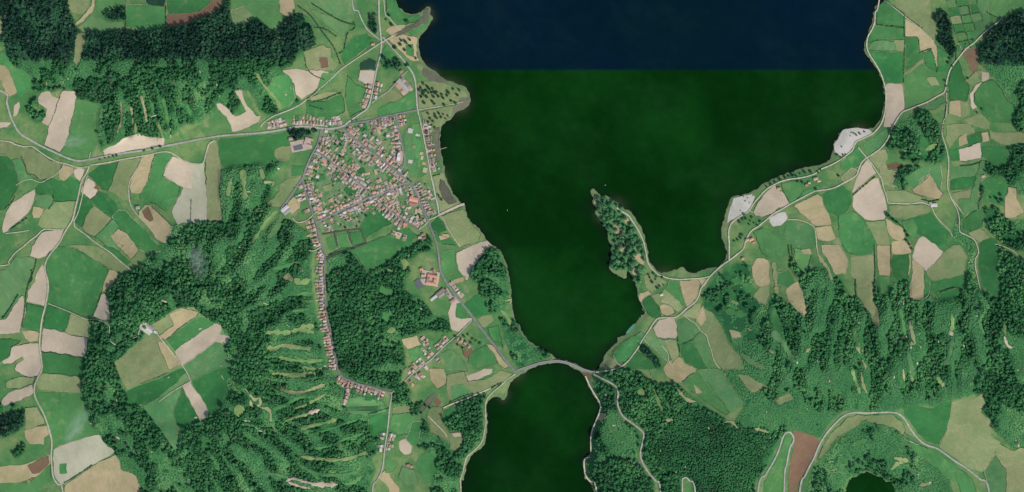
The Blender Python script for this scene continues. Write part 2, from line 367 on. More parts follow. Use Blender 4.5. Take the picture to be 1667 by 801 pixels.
STRIPS = """
T 4 199 166 200 185 198 203 192 217
T 4 215 173 218 190 217 203
T 5 231 156 237 175 241 200
G 5 246 160 250 175 252 187
W 7 248 192 256 189
G 5 267 160 272 180 275 205
G 4 281 158 286 175 291 205 298 225
O 4 222 200 222 220
O 5 255 198 262 210 267 225
G 6 305 168 315 190 325 203
O 6 403 148 412 165 420 182 427 190
O 5 420 120 427 135 440 150 452 165 458 180
T 3 77 133 78 140
T 4 92 150 95 158
O 9 396 276 398 300 400 325
T 5 430 297 446 297 443 304
O 7 425 275 430 292
O 5 452 343 435 360 425 375 410 396
M 9 458 348 452 370 436 388
O 6 378 290 374 305 372 320
G 6 432 446 445 437 460 435 480 428 502 425
T 9 462 456 470 449 476 458
O 8 480 453 490 460 506 455
G 6 480 480 500 478 512 480
G 5 490 490 513 490
G 6 475 505 505 503
O 7 490 530 512 531
O 7 433 543 446 540 470 541 490 536 512 541
O 9 435 566 450 567 460 562 485 565 507 567
T 5 460 563 482 563
O 6 455 580 470 585 500 587 526 586
O 4 490 597 510 600 532 598
O 7 442 608 460 609 480 610 515 608
T 5 455 631 470 637 487 639 505 634 530 625
G 6 445 665 460 660 475 653 490 647 505 640 535 638
O 4 480 665 495 660 515 650 532 640
P 6 496 677 508 671 521 666
W 6 486 689 491 691
O 5 465 685 485 678 505 672
O 6 490 697 510 692 535 686 552 682
G 4 500 710 530 700 560 690 592 680
G 4 510 730 540 725 560 715 592 705
O 5 490 742 510 745 540 748 570 745 597 735
M 5 488 755 505 765 530 772 560 772 582 768
P 4 466 783 478 778 492 782 510 786
P 8 508 787 530 788 550 788
P 3 470 784 488 791 506 794
G 6 558 788 575 785 590 774
M 5 437 769 455 772 470 778
T 4 401 632 409 642 416 650 424 647 425 658 412 660 409 651
T 4 424 662 440 668 442 686
O 14 392 658 390 678
W 3 398 684 410 685
W 4 422 700 428 702
T 4 406 724 412 732
T 4 380 627 388 636
T 3 361 610 366 618
P 3 165 624 170 625
P 4 190 710 197 714
P 3 272 737 275 740
T 4 192 648 193 654
T 4 430 493 438 496
P 4 435 500 438 504
W 3 468 529 472 531
P 3 264 488 274 492
T 6 1259 426 1261 442 1263 462 1264 478
T 5 1331 413 1338 425 1347 437 1353 456
T 3 1480 413 1481 430 1478 448
O 6 1547 510 1548 530 1542 545
P 6 1545 540 1548 546
T 5 1478 520 1482 540 1488 560
T 7 1478 558 1487 560
T 5 1390 538 1393 560 1398 575
T 4 1402 585 1408 600
P 4 1632 547 1638 562 1645 566
O 5 1632 525 1634 545
T 6 1532 630 1534 622
O 8 1524 612 1530 625
O 5 1480 600 1484 622
T 4 1400 605 1403 625 1410 640
T 4 1468 600 1470 620
G 7 1385 530 1390 545 1396 565
G 6 1462 500 1466 520 1472 545
M 9 1548 552 1543 575 1537 595
M 7 1475 570 1480 590 1485 612
O 5 1385 600 1392 622 1398 640
O 6 1065 630 1068 645 1075 660 1080 672
G 6 1085 653 1090 665 1098 667
T 5 1103 633 1112 645 1122 652 1132 653
T 6 1083 683 1095 684
M 9 1060 600 1068 618
T 4 1177 687 1190 686 1200 697
T 5 1228 697 1250 703
T 3 1128 713 1132 715
O 10 1040 632 1048 646
P 5 1115 757 1116 762
T 4 1248 508 1260 510
T 5 1310 573 1318 566
T 5 1250 568 1258 575
O 6 1190 490 1202 495
T 4 1216 534 1222 538
W 3 1297 535 1302 538
T 3 1280 490 1292 492
G 12 1255 500 1262 525 1268 548
G 12 1190 455 1210 462 1222 475
G 9 1180 505 1200 510 1216 512
M 10 1255 540 1275 560 1290 590
M 9 1205 575 1225 590 1245 600
G 10 1368 720 1378 712
G 8 1385 725 1410 715
T 7 1455 745 1478 750
O 6 1450 765 1460 755 1470 752
T 5 1495 790 1515 786
O 8 630 540 645 535
O 9 650 425 660 428 658 440
O 6 630 438 640 445
T 4 660 497 663 495
G 16 618 470 640 478
G 14 622 520 640 510
O 8 605 528 612 525
M 6 1590 520 1600 545
M 8 1600 262 1590 300 1582 330
O 7 1505 245 1525 235
O 5 1470 245 1478 248
T 6 1450 302 1460 304
O 6 895 588 900 584
T 4 822 490 832 488 830 495
O 5 815 505 825 515 832 530
"""
ROADS = """
paved 3.4 0 125 6 150 12 168 18 190 24 203 33 217 50 228 68 238 85 246 100 253 115 259 130 262 145 260 160 257 200 250 240 244 275 237 300 232 325 227 355 222 390 219 420 217 445 214 462 211 480 207 495 206 510 207 522 209 535 210 550 208 562 204
track 2.2 148 269 175 265 205 259 240 253 262 248 276 248 288 254 300 262 312 266 330 266 336 250 341 235 350 229
track 2.6 146 271 141 283 135 292 131 305 128 320 123 340 119 357 111 370 105 380 99 392 92 402 83 413 75 427 74 440 78 455 79 470 77 485 74 500 69 520 66 545 65 560 67 578 69 600 62 615 57 628 57 643 63 657 71 672 78 690 82 705 85 720 84 740 85 760 88 778 95 788 102 795 107 801
track 1.6 143 286 137 305 134 322 128 345 121 360
track 2 0 223 10 230 25 235 40 239 53 239 65 247 80 257 95 264 105 266 118 270 130 273 146 271
track 1.3 105 267 100 276 90 285 78 292 66 297 50 292 35 296 27 302
track 1.6 121 357 122 368 130 375 140 382 152 392 165 401 180 411 195 424 210 436 216 440
track 1.8 105 374 90 374 75 373 68 376 60 384 48 393 38 402 25 412 15 425 8 432 0 432
track 1.4 48 375 30 378 10 380
track 1.6 233 255 228 268 219 282 212 295 210 310 212 330 220 345 232 358 245 372 258 388
track 1.3 79 494 95 500 115 508 135 517 145 520 158 520 178 528 180 540 179 550 184 557 192 562
track 1.6 217 551 225 547 229 537 235 530 245 530 255 540 265 553 278 570 290 584 305 605 312 622
track 1.3 312 620 299 627 282 637 260 653
track 1.2 146 258 148 248
paved 2.2 570 0 574 8 583 18 588 30 594 42 600 50 612 60 619 65
paved 2.8 617 0 617 20 618 40 620 58 621 70 619 90 614 110 610 130 606 150 602 168 597 178 590 183 580 190 570 197 562 203
track 2 620 70 600 83 580 96 565 106 553 115 545 123 535 133 523 143 512 153 500 162 490 170 475 178 460 184 445 190 430 200 425 207
track 1.8 621 70 635 61 646 55
paved 2.5 623 60 632 70 642 82 655 96 664 108 671 118 675 128 677 140 678 155 679 170 680 180 683 192 686 205 689 218 692 235 696 255 699 272 702 288 705 300 709 320 713 337 715 350
track 1.5 622 0 626 15 633 28 645 42 654 49
paved 1.8 664 115 655 123 643 137 630 150 615 160 605 168
street 2.8 562 204 580 200 600 197 620 191 640 187 660 183 680 179
track 1.4 680 179 700 176 730 171 754 166
street 3.2 523 212 519 230 515 240 508 252 502 265 497 278 493 290 485 302 475 317 465 331 458 340
street 3 493 291 495 305 500 320 506 338 510 350 515 362 519 380 524 400 529 415 529 440 530 470 530 490 533 515 538 535 542 555 546 575 549 592 551 603 557 613 570 619 585 625 600 628 620 635 637 640
paved 2.5 638 640 637 650 635 660 633 680 631 700 628 720 626 735 624 755 621 768 614 782 607 795 605 801
paved 2 637 640 643 635
paved 2 660 620 672 608 690 594 702 585 715 572 725 562 733 555 745 545 757 533 767 523
street 3.2 556 208 565 216 578 226 590 235 602 245 615 254 630 266 645 278 655 288 667 297
street 3.4 667 297 675 308 680 320 684 332 690 345 696 357 700 368 705 380 710 395 714 415 716 435 720 448 728 462 737 475 746 487 757 500 767 513 776 525 785 537 795 550 807 565 818 580 828 592 838 605
street 2 517 247 530 258 545 268 557 277 570 287 578 294 590 303 600 312 610 318 622 330 632 340 645 350 655 357 665 363 675 370 685 377
street 3 514 362 525 358 540 350 555 343 570 336 585 329 600 322 612 318 625 314 640 307 655 300 667 297
street 2.8 645 187 648 205 651 220 654 235 657 250 659 260 658 268 654 275 652 284
lane 2.6 525 382 545 378 565 375 587 373
lane 2.6 545 380 550 401
lane 2.6 567 377 573 398
lane 2.6 588 374 596 394
lane 2.6 530 421 545 414 560 408 580 403 598 396
track 1.6 698 358 708 354 715 350
sand 4 715 350 730 343 745 336 756 332
track 1.6 715 350 722 358 728 370 735 382 742 392 750 402
track 1.5 682 374 690 368 698 360
track 2 722 664 735 658 757 650 775 642 790 636 800 631
track 2 839 609 825 618 815 628 805 636 796 645 791 655 790 670 791 685 789 700 786 715 780 725 770 735 760 744 756 757 753 770 749 783 750 792 754 801
track 1.4 697 677 710 690 722 702 728 711
track 2.2 970 606 985 604 1000 601 1012 596 1022 588 1030 578 1038 567 1046 553 1055 540 1063 527 1070 519 1082 517 1098 517 1108 511 1118 502 1130 493 1137 483 1141 470 1148 460 1156 450 1166 440 1178 430 1187 424 1200 414 1210 405 1214 392 1222 377 1235 368 1245 360 1258 349 1272 341 1285 333 1300 325 1315 317 1325 312 1335 310 1350 308 1362 304 1375 297 1388 290 1395 284 1398 275 1403 264 1411 257 1422 250 1435 240 1445 226 1450 212 1457 200 1463 190 1470 182 1480 178 1495 172 1510 166 1525 157 1537 150 1540 138 1542 128 1546 115 1552 105 1562 92 1572 80 1585 70 1600 55 1612 45 1622 38 1630 30
track 2 1187 424 1187 410 1187 395 1186 382 1187 372 1192 362 1202 354 1215 347 1221 341 1228 330 1238 318 1248 308 1258 302 1270 296 1285 292 1300 290 1315 287 1328 282 1338 275 1350 270 1365 262 1378 253 1388 244 1393 232 1406 225 1420 218 1430 208 1436 198 1440 185 1442 170 1442 150 1439 135 1433 118 1424 102 1415 88 1411 75 1413 60 1420 47 1424 35 1425 20 1430 8 1441 0
track 1.4 1241 353 1230 347 1220 343
track 1.8 1541 150 1541 165 1540 185 1535 200 1533 218 1538 235 1542 250 1544 265 1543 285 1542 300 1544 312 1549 325 1557 340 1561 355 1561 370 1563 378 1575 384 1585 390 1590 400 1592 412 1587 422 1587 435 1590 450 1593 465 1595 473
track 1.5 1550 325 1558 335 1568 349
track 1.7 1397 240 1405 250 1411 257 1420 268 1428 280 1435 292 1438 305 1443 320 1446 330 1460 331 1480 332 1500 330 1515 335
track 1.3 1516 336 1522 350 1532 362 1545 375 1550 385
track 1.5 1282 357 1300 358 1315 363 1325 370 1328 385 1329 400 1331 413
sand 2.2 1004 338 1012 344 1023 351 1028 358 1036 370 1041 379
track 2 1041 379 1047 392 1049 400 1052 415 1055 428 1062 438 1072 447 1080 450 1088 453 1105 455 1125 454 1142 453 1155 450
track 1.3 1112 512 1122 520 1132 527 1140 537 1150 547 1153 558 1157 567 1160 580 1165 592 1172 600
track 1 1077 562 1087 575 1088 587 1094 593 1100 585
track 1 998 578 1004 590 1011 596
paved 3 966 609 980 616 992 622 1003 630 1006 640 1005 652 1007 665 1015 678 1027 687 1040 697 1047 705 1046 717 1043 730 1042 742 1048 757 1057 771 1067 782 1074 792 1079 801
sand 2.4 953 612 960 628 968 642 977 657 977 668 971 684 965 698 962 712 962 736
sand 2.4 960 744 952 748 951 760 954 775 961 784 970 792 978 801
paved 2.4 1112 801 1110 788 1112 778 1117 777 1122 782 1130 792 1138 801
paved 3.0 1225 801 1235 787 1245 773 1255 757 1263 742 1269 727 1273 713 1278 705 1284 703 1290 709 1291 718 1286 727 1283 740 1280 757 1277 775 1275 801
paved 3.1 1294 801 1303 790 1310 775 1317 760 1325 745 1333 725 1343 708 1355 693 1368 680 1380 673 1392 671 1410 672 1430 671 1452 671 1463 674 1473 684 1483 700 1497 717 1510 725 1525 730 1540 740 1555 751 1570 760 1583 770 1595 780 1608 792 1618 801
track 1.2 1619 397 1635 402 1650 410 1660 425
track 1.4 523 402 512 408 503 408
track 1.5 515 345 507 353 497 360 485 362 476 355
track 1.3 1440 2 1450 8 1472 26 1500 49 1520 68
"""
FORESTS = {
 'nw': ('dark dense forest across the hill in the top left corner', 'D', 1.0, """0 0 113 0 112 10 118 25 123 40 130 52 150 54 175 53 205 49 240 52 270 45 300 42 312 38 328 30 348 25 367 10 371 0 376 0 376 25 379 42 395 43 405 37 420 31 435 47 443 52 455 50 455 42 470 30 480 22 500 27 508 45 512 60 515 73 500 82 490 85 480 98 0 101 0 64 8 68 14 78 18 98 0 98 0 66"""),
 'nwlow': ('mid green forest on the slope below the dark hill, split by grass strips', 'F', 1.0, """8 96 480 94 475 107 462 114 472 124 479 140 482 158 490 168 478 172 450 185 432 186 425 180 416 160 404 147 396 148 384 148 392 170 380 185 368 176 354 168 350 180 330 198 300 204 282 222 265 226 240 223 215 222 195 231 180 233 165 240 160 205 168 172 126 160 115 147 98 145 85 150 60 150 54 130 42 117 25 108"""),
 'mound': ('bushy wooded mound beside the pale field near the left edge', 'F', .8, "45 165 60 160 70 172 76 186 70 198 55 198 46 186"),
 'cone': ('big forest on the ribbed hill around the crater fields, left of the long street', 'F', 1.0, """143 525 150 519 165 523 180 530 182 515 178 485 176 472 190 458 205 446 220 437 240 420 258 405 270 395 280 370 300 363 362 361 362 340 358 310 360 280 375 272 400 270 430 268 450 265 468 262 455 275 440 290 450 300 435 325 445 337 440 352 425 372 432 380 450 362 470 358 490 372 505 380 508 400 506 440 510 480 516 520 522 560 528 590 540 608 560 628 590 640 620 650 630 665 600 690 605 720 595 745 580 770 600 801 228 801 226 775 210 768 197 755 190 735 170 720 163 703 147 693 138 655 132 620 137 590 143 565"""),
 'centre': ('dense square forest between the long street and the lake road', 'F', 1.0, """533 422 545 415 560 410 573 412 580 425 595 438 600 445 615 437 640 423 655 408 670 403 690 392 700 385 703 395 698 410 682 408 680 415 668 425 660 430 668 440 660 455 658 470 670 480 680 482 690 490 700 505 705 515 715 518 730 515 735 525 735 540 720 540 705 537 695 538 685 540 660 548 655 555 658 570 660 580 658 600 650 625 640 635 600 625 570 615 556 609 551 590 543 555 536 520 534 480 533 440"""),
 'shore': ('wooded knoll on the west shore of the green lake', 'F', .9, "765 450 772 430 785 410 798 402 812 408 820 420 827 450 830 475 832 498 825 490 822 500 815 505 800 510 790 490 780 470 780 462"),
 'causeway': ('low scrub on the shore just above the causeway', 'L', .7, "815 520 830 516 845 525 852 545 870 560 888 572 898 580 882 586 862 592 846 600 838 590 832 575 825 560 820 540"),
 'triangle': ('small dark wood by the end of the long street', 'F', 1.0, "638 645 648 627 660 625 670 635 665 650 680 660 690 655 685 675 670 672 655 665 640 660"),
 'southshore': ('forest along the west shore of the lower lake', 'F', 1.0, """688 675 697 690 700 705 715 712 730 722 735 735 745 735 755 720 755 705 740 703 730 700 722 690 718 675 735 668 745 670 748 655 775 645 790 642 788 655 787 680 787 700 782 716 765 733 755 748 749 775 744 790 746 801 700 801 705 780 712 745 700 742 690 730 680 725 677 720 682 700 685 685"""),
 'southwest': ('scattered tree patches beside the road at the bottom edge', 'F', .8, "600 690 608 705 620 718 612 735 604 748 612 765 604 785 600 801 585 801 582 775 597 745 606 720"),
 'plantation': ('fine even dark plantation above the hairpin road', 'F', 1.0, "1120 655 1160 675 1195 695 1265 705 1262 725 1245 755 1225 790 1218 801 1140 801 1125 780 1112 774 1095 770 1075 760 1060 735 1075 700 1100 670"),
 'eastdense': ('dense forest along the right edge below the long green field', 'F', 1.0, "1587 475 1605 475 1625 490 1630 520 1632 560 1650 570 1666 540 1666 735 1640 718 1612 690 1597 668 1602 645 1580 640 1600 600 1605 560 1590 520"),
 'gullies': ('large forest of long gullies on the right hillside', 'F', 1.0, """1255 500 1262 480 1275 490 1290 500 1300 512 1313 512 1310 480 1300 455 1290 440 1285 425 1290 420 1310 445 1325 437 1345 440 1355 455 1362 450 1378 480 1392 490 1393 480 1405 497 1420 520 1430 533 1420 490 1425 450 1430 475 1440 482 1450 465 1465 458 1478 457 1480 485 1490 489 1503 486 1512 480 1530 490 1560 485 1570 470 1590 470 1605 475 1620 487 1630 475 1625 440 1618 420 1625 400 1640 410 1655 420 1666 430 1666 735 1650 730 1640 720 1612 695 1612 685 1595 670 1600 645 1590 640 1550 650 1520 660 1490 660 1465 665 1440 668 1400 668 1370 668 1350 686 1335 712 1300 700 1285 695 1270 715 1248 755 1228 790 1222 801 1140 801 1125 780 1110 775 1105 801 1082 801 1072 785 1052 755 1047 735 1052 705 1040 691 1017 673 1010 660 1010 630 990 616 975 610 1010 600 1040 605 1060 620 1080 625 1100 625 1120 640 1145 660 1165 670 1190 690 1210 665 1208 650 1180 610 1172 600 1190 600 1208 600 1205 580 1190 560 1215 560 1240 545"""),
 'scrub': ('patchy scrub on the slope south-east of the bay', 'L', .42, "1165 450 1200 425 1225 435 1225 480 1245 497 1255 480 1264 480 1258 510 1245 545 1215 562 1188 560 1170 525 1155 508 1142 500 1148 470"),
 'southeast': ('forest between the lower lake and the winding road', 'F', 1.0, """964 627 975 620 1000 632 1002 660 1013 685 1038 700 1041 715 1036 740 1043 760 1063 785 1070 801 982 801 965 785 957 770 955 750 964 745 966 700 975 684 982 664 973 645"""),
 'craterlake': ('leafy crater slope above the tiny dark lake at the bottom', 'L', 1.0, """1300 801 1322 765 1342 740 1367 714 1391 697 1410 685 1430 692 1455 698 1470 708 1485 735 1505 748 1525 765 1545 785 1570 801 1470 801 1457 792 1443 782 1420 770 1408 766 1395 774 1380 786 1364 801"""),
 'ne': ('dark forest on the hill in the top right corner', 'D', 1.0, "1592 80 1610 50 1625 37 1645 22 1666 14 1666 108 1592 104"),
 'nelow': ('mid green forest below the dark corner wood on the right edge', 'F', 1.0, "1598 106 1666 106 1666 212 1656 215 1650 205 1650 180 1640 160 1630 148 1622 133 1610 118"),
 'neclump': ('tall dark wood between the small fenced fields and the tan field', 'D', 1.0, "1525 20 1540 18 1545 35 1550 60 1555 75 1552 92 1546 100 1543 88 1527 70 1526 58 1530 45 1520 30"),
 'hump': ('round wooded hill between the two roads on the right', 'F', .9, "1465 202 1480 196 1485 186 1495 178 1505 182 1515 190 1530 202 1533 215 1536 235 1539 255 1530 267 1505 267 1500 260 1490 270 1480 262 1470 260 1475 245 1460 240 1444 242 1450 228 1455 212"),
 'east': ('forest strip at the right edge beside the round green field', 'F', 1.0, "1605 262 1620 274 1640 272 1645 258 1645 240 1655 238 1666 232 1666 335 1655 315 1652 306 1640 302 1632 285 1615 288 1603 280"),
 'eastlow': ('broken wood on the slope at the right edge', 'F', .62, "1600 340 1620 335 1628 348 1640 358 1666 358 1666 425 1650 405 1628 396 1622 386 1605 372"),
 'eastgully': ('narrow wooded gully beside the long green field on the right', 'F', .9, "1562 340 1568 352 1566 374 1580 382 1590 395 1590 412 1584 425 1586 445 1592 470 1574 470 1573 445 1576 418 1566 400 1556 392 1550 380"),
 'meadowtrees': ('clump of dark trees left of the tan triangle field', 'F', .85, "1455 282 1470 270 1488 275 1498 268 1492 285 1478 300 1470 312 1460 308 1452 296"),
 'hedgewood': ('dark curved tree belt below the pale square field', 'D', 1.0, "1043 558 1052 562 1062 574 1072 582 1078 600 1068 602 1060 588 1050 578 1044 568"),
 'leftclump': ('dark wood patch on the left edge beside the olive fields', 'D', 1.0, "0 685 15 675 40 663 42 680 40 695 15 710 0 712"),
 'leftclump2': ('thin wood strip on the left edge above the dark patch', 'F', 1.0, "0 665 20 655 30 655 30 660 10 670 0 672"),
 'leftclump3': ('small tilted wood in the lower left fields', 'F', 1.0, "22 742 30 727 42 720 39 734 27 745"),
 'craterwood': ('tiny dark wood inside the top left crater field', 'D', 1.0, "172 26 180 18 195 12 206 10 207 32 195 35 176 31"),
 'roadwood': ('dark copse at the road fork by the blue lake', 'D', 1.0, "602 22 612 25 614 48 610 56 601 47"),
 'roadwood2': ('dark copse beside the straight road above the pale field', 'D', 1.0, "622 92 632 98 640 103 650 97 656 105 646 112 621 112"),
 'schoolwood': ('dark trees beside the village school court', 'D', 1.0, "468 212 480 209 492 214 500 212 518 210 517 215 500 220 490 224 480 232 476 224"),
}
HEDGES = """
fields in the top left corner|1.6|205 10 206 45
fields in the top left corner|1.6|271 10 271 40
hillside fields above the diagonal farm track|2|508 6 530 20 555 34 575 40
hillside fields above the diagonal farm track|2|486 10 505 25 520 45 535 65 545 80 555 105
hillside fields above the diagonal farm track|1.8|497 95 500 110 510 122 528 130
hillside fields above the diagonal farm track|1.6|512 45 530 48 548 60
hillside fields above the diagonal farm track|1.6|575 35 578 45 566 55 560 80 553 87
meadow behind the western street houses|1.8|500 165 520 164 545 155 555 152
meadow behind the western street houses|1.5|504 172 525 178
meadow behind the western street houses|1.5|500 162 515 150 540 130
fields at the far left|1.5|35 255 42 270 45 282 55 285 62 290
fields at the far left|1.5|25 320 18 332 10 338
fields at the far left|1.5|87 318 87 330 80 340
fields at the far left|1.6|45 355 30 365 15 375
pale fields along the left road|1.8|60 423 56 440 48 460 43 480 40 510 36 530
pale fields along the left road|2.2|52 440 53 455 48 460
pale fields along the left road|2|30 480 18 500 5 518
stubble field by the bottom left road|1.5|105 786 125 774 150 757
burnt field at the edge of the big left forest|1.5|248 337 262 350 280 367
pale square field by the crater hill|1.2|312 325 311 358
fenced green fields in the top right|1.4|1427 40 1450 43 1471 46
fenced green fields in the top right|1.3|1472 22 1472 60
fenced green fields in the top right|1.3|1473 65 1472 90 1471 115 1471 135
fenced green fields in the top right|1.3|1441 3 1460 14 1472 24 1490 38 1502 46
fenced green fields in the top right|1.8|1497 86 1508 82 1516 80
fenced green fields in the top right|1.3|1516 82 1522 98 1525 118
fenced green fields in the top right|1.3|1474 61 1493 61 1496 72
fenced green fields in the top right|1.4|1606 20 1620 28 1628 30
tall field edge below the pale rectangle|1.6|1543 150 1540 175 1537 198
fields around the right-hand farm road|1.8|1535 200 1534 215
fields around the right-hand farm road|1.6|1595 300 1598 320 1592 330 1593 340
fields around the right-hand farm road|1.6|1563 270 1580 269 1596 264
fields around the right-hand farm road|2|1500 325 1515 328 1528 325
fields around the right-hand farm road|1.5|1389 318 1405 304 1424 288
fields around the right-hand farm road|1.8|1441 350 1452 358 1470 370 1476 385
gully heads on the right hillside|2|1530 476 1545 470 1556 469 1565 472
gully heads on the right hillside|1.8|1392 455 1393 480 1404 496
gully heads on the right hillside|1.6|1423 400 1424 440 1422 470
gully heads on the right hillside|1.6|1450 400 1450 450
gully heads on the right hillside|1.5|1288 400 1290 415
gully heads on the right hillside|2|1283 400 1286 420 1290 428
fields below the small bay|1.6|1103 550 1106 572
fields below the small bay|1.5|1112 560 1128 553
lake meadow by the sandy causeway|1.4|717 352 735 344 753 336
lake meadow by the sandy causeway|1.4|705 287 716 284
crossroads by the long street|1.6|600 674 620 668 634 664
fields above the causeway|2|800 632 812 625 816 624
fields above the causeway|1.4|732 655 750 646 770 640
square field above the central forest|1.8|533 421 545 415 560 409 578 404
square field above the central forest|1.8|602 444 630 427 656 408
"""
# ------------------------------------------------------------------ small helpers
def lin(r, g, b):
    f = lambda c: (c / 255 / 12.92) if c <= 10 else ((c / 255 + 0.055) / 1.055) ** 2.4
    return (f(r), f(g), f(b))
rng = np.random.default_rng(11)
_tab = rng.random((256, 256))
def vnoise(x, y, s):
    x = np.asarray(x, float) / s + 91.3; y = np.asarray(y, float) / s + 47.7
    xi = np.floor(x).astype(int); yi = np.floor(y).astype(int)
    fx = x - xi; fy = y - yi
    fx = fx * fx * (3 - 2 * fx); fy = fy * fy * (3 - 2 * fy)
    t = lambda a, b: _tab[a & 255, b & 255]
    return (t(xi, yi) * (1 - fx) + t(xi + 1, yi) * fx) * (1 - fy) + (t(xi, yi + 1) * (1 - fx) + t(xi + 1, yi + 1) * fx) * fy
def inpoly(X, Y, p):
    r = np.zeros(X.shape, bool); n = len(p)
    for i in range(n):
        x0, y0 = p[i]; x1, y1 = p[(i + 1) % n]
        if y0 == y1: continue
        c = (y0 > Y) != (y1 > Y)
        r ^= c & (X < (x1 - x0) * (Y - y0) / (y1 - y0) + x0)
    return r
def segd2(X, Y, p, closed=True):
    d = np.full(X.shape, 1e12); n = len(p)
    for i in range(n if closed else n - 1):
        x0, y0 = p[i]; x1, y1 = p[(i + 1) % n]
        dx, dy = x1 - x0, y1 - y0; L = dx * dx + dy * dy + 1e-9
        t = np.clip(((X - x0) * dx + (Y - y0) * dy) / L, 0, 1)
        d = np.minimum(d, (X - x0 - t * dx) ** 2 + (Y - y0 - t * dy) ** 2)
    return d
def smooth(p, closed=False, step=2.0):       # Catmull-Rom through the plan points
    n = len(p); r = []
    for i in range(n if closed else n - 1):
        a, b, c, d = ((p[(i + k) % n] if closed else p[min(max(i + k, 0), n - 1)]) for k in (-1, 0, 1, 2))
        m = max(1, int(math.hypot(c[0] - b[0], c[1] - b[1]) / step))
        for k in range(m):
            t = k / m; t2, t3 = t * t, t * t * t
            r.append(tuple(.5 * (2 * b[j] + (c[j] - a[j]) * t + (2 * a[j] - 5 * b[j] + 4 * c[j] - d[j]) * t2 + (3 * b[j] - a[j] - 3 * c[j] + d[j]) * t3) for j in (0, 1)))
    if not closed: r.append(p[-1])
    return r
def sstep(a, b, x):
    t = np.clip((x - a) / (b - a), 0, 1); return t * t * (3 - 2 * t)
def blur(a, r, n=3):
    for _ in range(n):
        for ax in (0, 1):
            b = np.pad(a, [(r + 1, r) if k == ax else (0, 0) for k in (0, 1)], mode='edge').cumsum(axis=ax)
            a = (np.take(b, range(2 * r + 1, b.shape[ax]), axis=ax) - np.take(b, range(0, b.shape[ax] - 2 * r - 1), axis=ax)) / (2 * r + 1)
    return a

def grow(p, d):      # push an outline outwards
    A = sum(p[i][0] * p[(i + 1) % len(p)][1] - p[(i + 1) % len(p)][0] * p[i][1] for i in range(len(p)))
    s = 1 if A > 0 else -1; r = []
    for i in range(len(p)):
        a, b, c = p[i - 1], p[i], p[(i + 1) % len(p)]
        n1 = ((b[1] - a[1]), -(b[0] - a[0])); n2 = ((c[1] - b[1]), -(c[0] - b[0]))
        l1 = math.hypot(*n1) or 1; l2 = math.hypot(*n2) or 1
        nx_, ny_ = n1[0] / l1 + n2[0] / l2, n1[1] / l1 + n2[1] / l2; l = math.hypot(nx_, ny_)
        if l < .3: r.append(b); continue
        k = min(2 / l, 1.6) * d * s
        r.append((b[0] + nx_ / l * k, b[1] + ny_ / l * k))
    return r
LAKES = [push(p) for p in LAKES]
LK = [smooth(p, True, 2.0) for p in LAKES]
LK = [[(x + (float(vnoise(x, y, 5)) - .5) * 3.0 + (float(vnoise(x, y, 2)) - .5) * 1.2, y + (float(vnoise(y + 70, x, 5)) - .5) * 3.0 + (float(vnoise(y + 9, x, 2)) - .5) * 1.2) for x, y in p] for p in LK]
FIELD = []
for ln in FIELDS.strip().splitlines():
    k, r = ln.split(' ', 1); FIELD.append((k, grow(push(nums(r)), .8)))
def ribbon(p, wd):      # a plan outline around a line, uneven in width
    q = smooth(p, False, 3.0); L, R = [], []
    for i, (x, y) in enumerate(q):
        a, b = q[max(i - 1, 0)], q[min(i + 1, len(q) - 1)]
        dx, dy = b[0] - a[0], b[1] - a[1]; l = math.hypot(dx, dy) or 1
        e = min(i, len(q) - 1 - i); f = (0.3 if e == 0 else 0.75 if e == 1 else 1) * (0.45 + 0.95 * random.random())
        h = wd * .5 * f
        L.append((x - dy / l * h, y + dx / l * h)); R.append((x + dy / l * h, y - dx / l * h))
    return L + R[::-1]
STRIP = []
for ln in STRIPS.strip().splitlines():
    k, wd, r = ln.split(' ', 2); STRIP.append((k, ribbon(nums(r), float(wd) * 1.05)))
ROAD = []
for ln in ROADS.strip().splitlines():
    k, wd, r = ln.split(' ', 2); ROAD.append((k, float(wd) * (.92 if k in ('street', 'lane') else .84), smooth(push(nums(r)), False, 2.0)))
FOREST = {k: (lab, kind, dens, push(nums(s))) for k, (lab, kind, dens, s) in FORESTS.items()}
GRIDF = []      # the block of little fenced fields, top right
for r in range(6):
    for c in range(3 if r < 4 else 2):
        q = lambda cc, rr: (1538 + cc * 16.5 + rr * 4.2, 0 + rr * 13.6 - cc * 2.2)
        a, b, d, e = q(c, r), q(c + 1, r), q(c + 1, r + 1), q(c, r + 1)
        m = ((a[0] + d[0]) / 2, (a[1] + d[1]) / 2)
        GRIDF.append((random.choice('GGGMEMO'), [(m[0] + (t[0] - m[0]) * .9, m[1] + (t[1] - m[1]) * .9) for t in (a, b, d, e)]))
FIELD += GRIDF

# small bare scars in the woods
for k_, n_ in (('cone', 46), ('gullies', 62), ('nwlow', 16), ('centre', 12), ('southeast', 8), ('craterlake', 8), ('eastdense', 6)):
    p_ = FOREST[k_][3]; c_ = 0
    while c_ < n_:
        x, y = random.uniform(min(a for a, _ in p_), max(a for a, _ in p_)), random.uniform(min(b for _, b in p_), max(b for _, b in p_))
        if not (0 < x < PIW and 0 < y < PIH) or not inpoly(np.array([x]), np.array([y]), p_)[0]: continue
        c_ += 1; a0 = random.uniform(0, 6.28); l_, w_ = random.uniform(1.2, 3.6), random.uniform(.7, 1.7); an = 1.45 if k_ in ('gullies', 'nwlow') else random.uniform(-.5, .4)
        q = []
        for j in range(8):
            t_ = a0 + j * math.pi / 4; f_ = random.uniform(.6, 1.2); u, v = math.cos(t_) * l_ * f_, math.sin(t_) * w_ * f_
            q.append((x + u * math.cos(an) - v * math.sin(an), y + u * math.sin(an) + v * math.cos(an)))
        STRIP.append((random.choice('TTOOPW'), q))

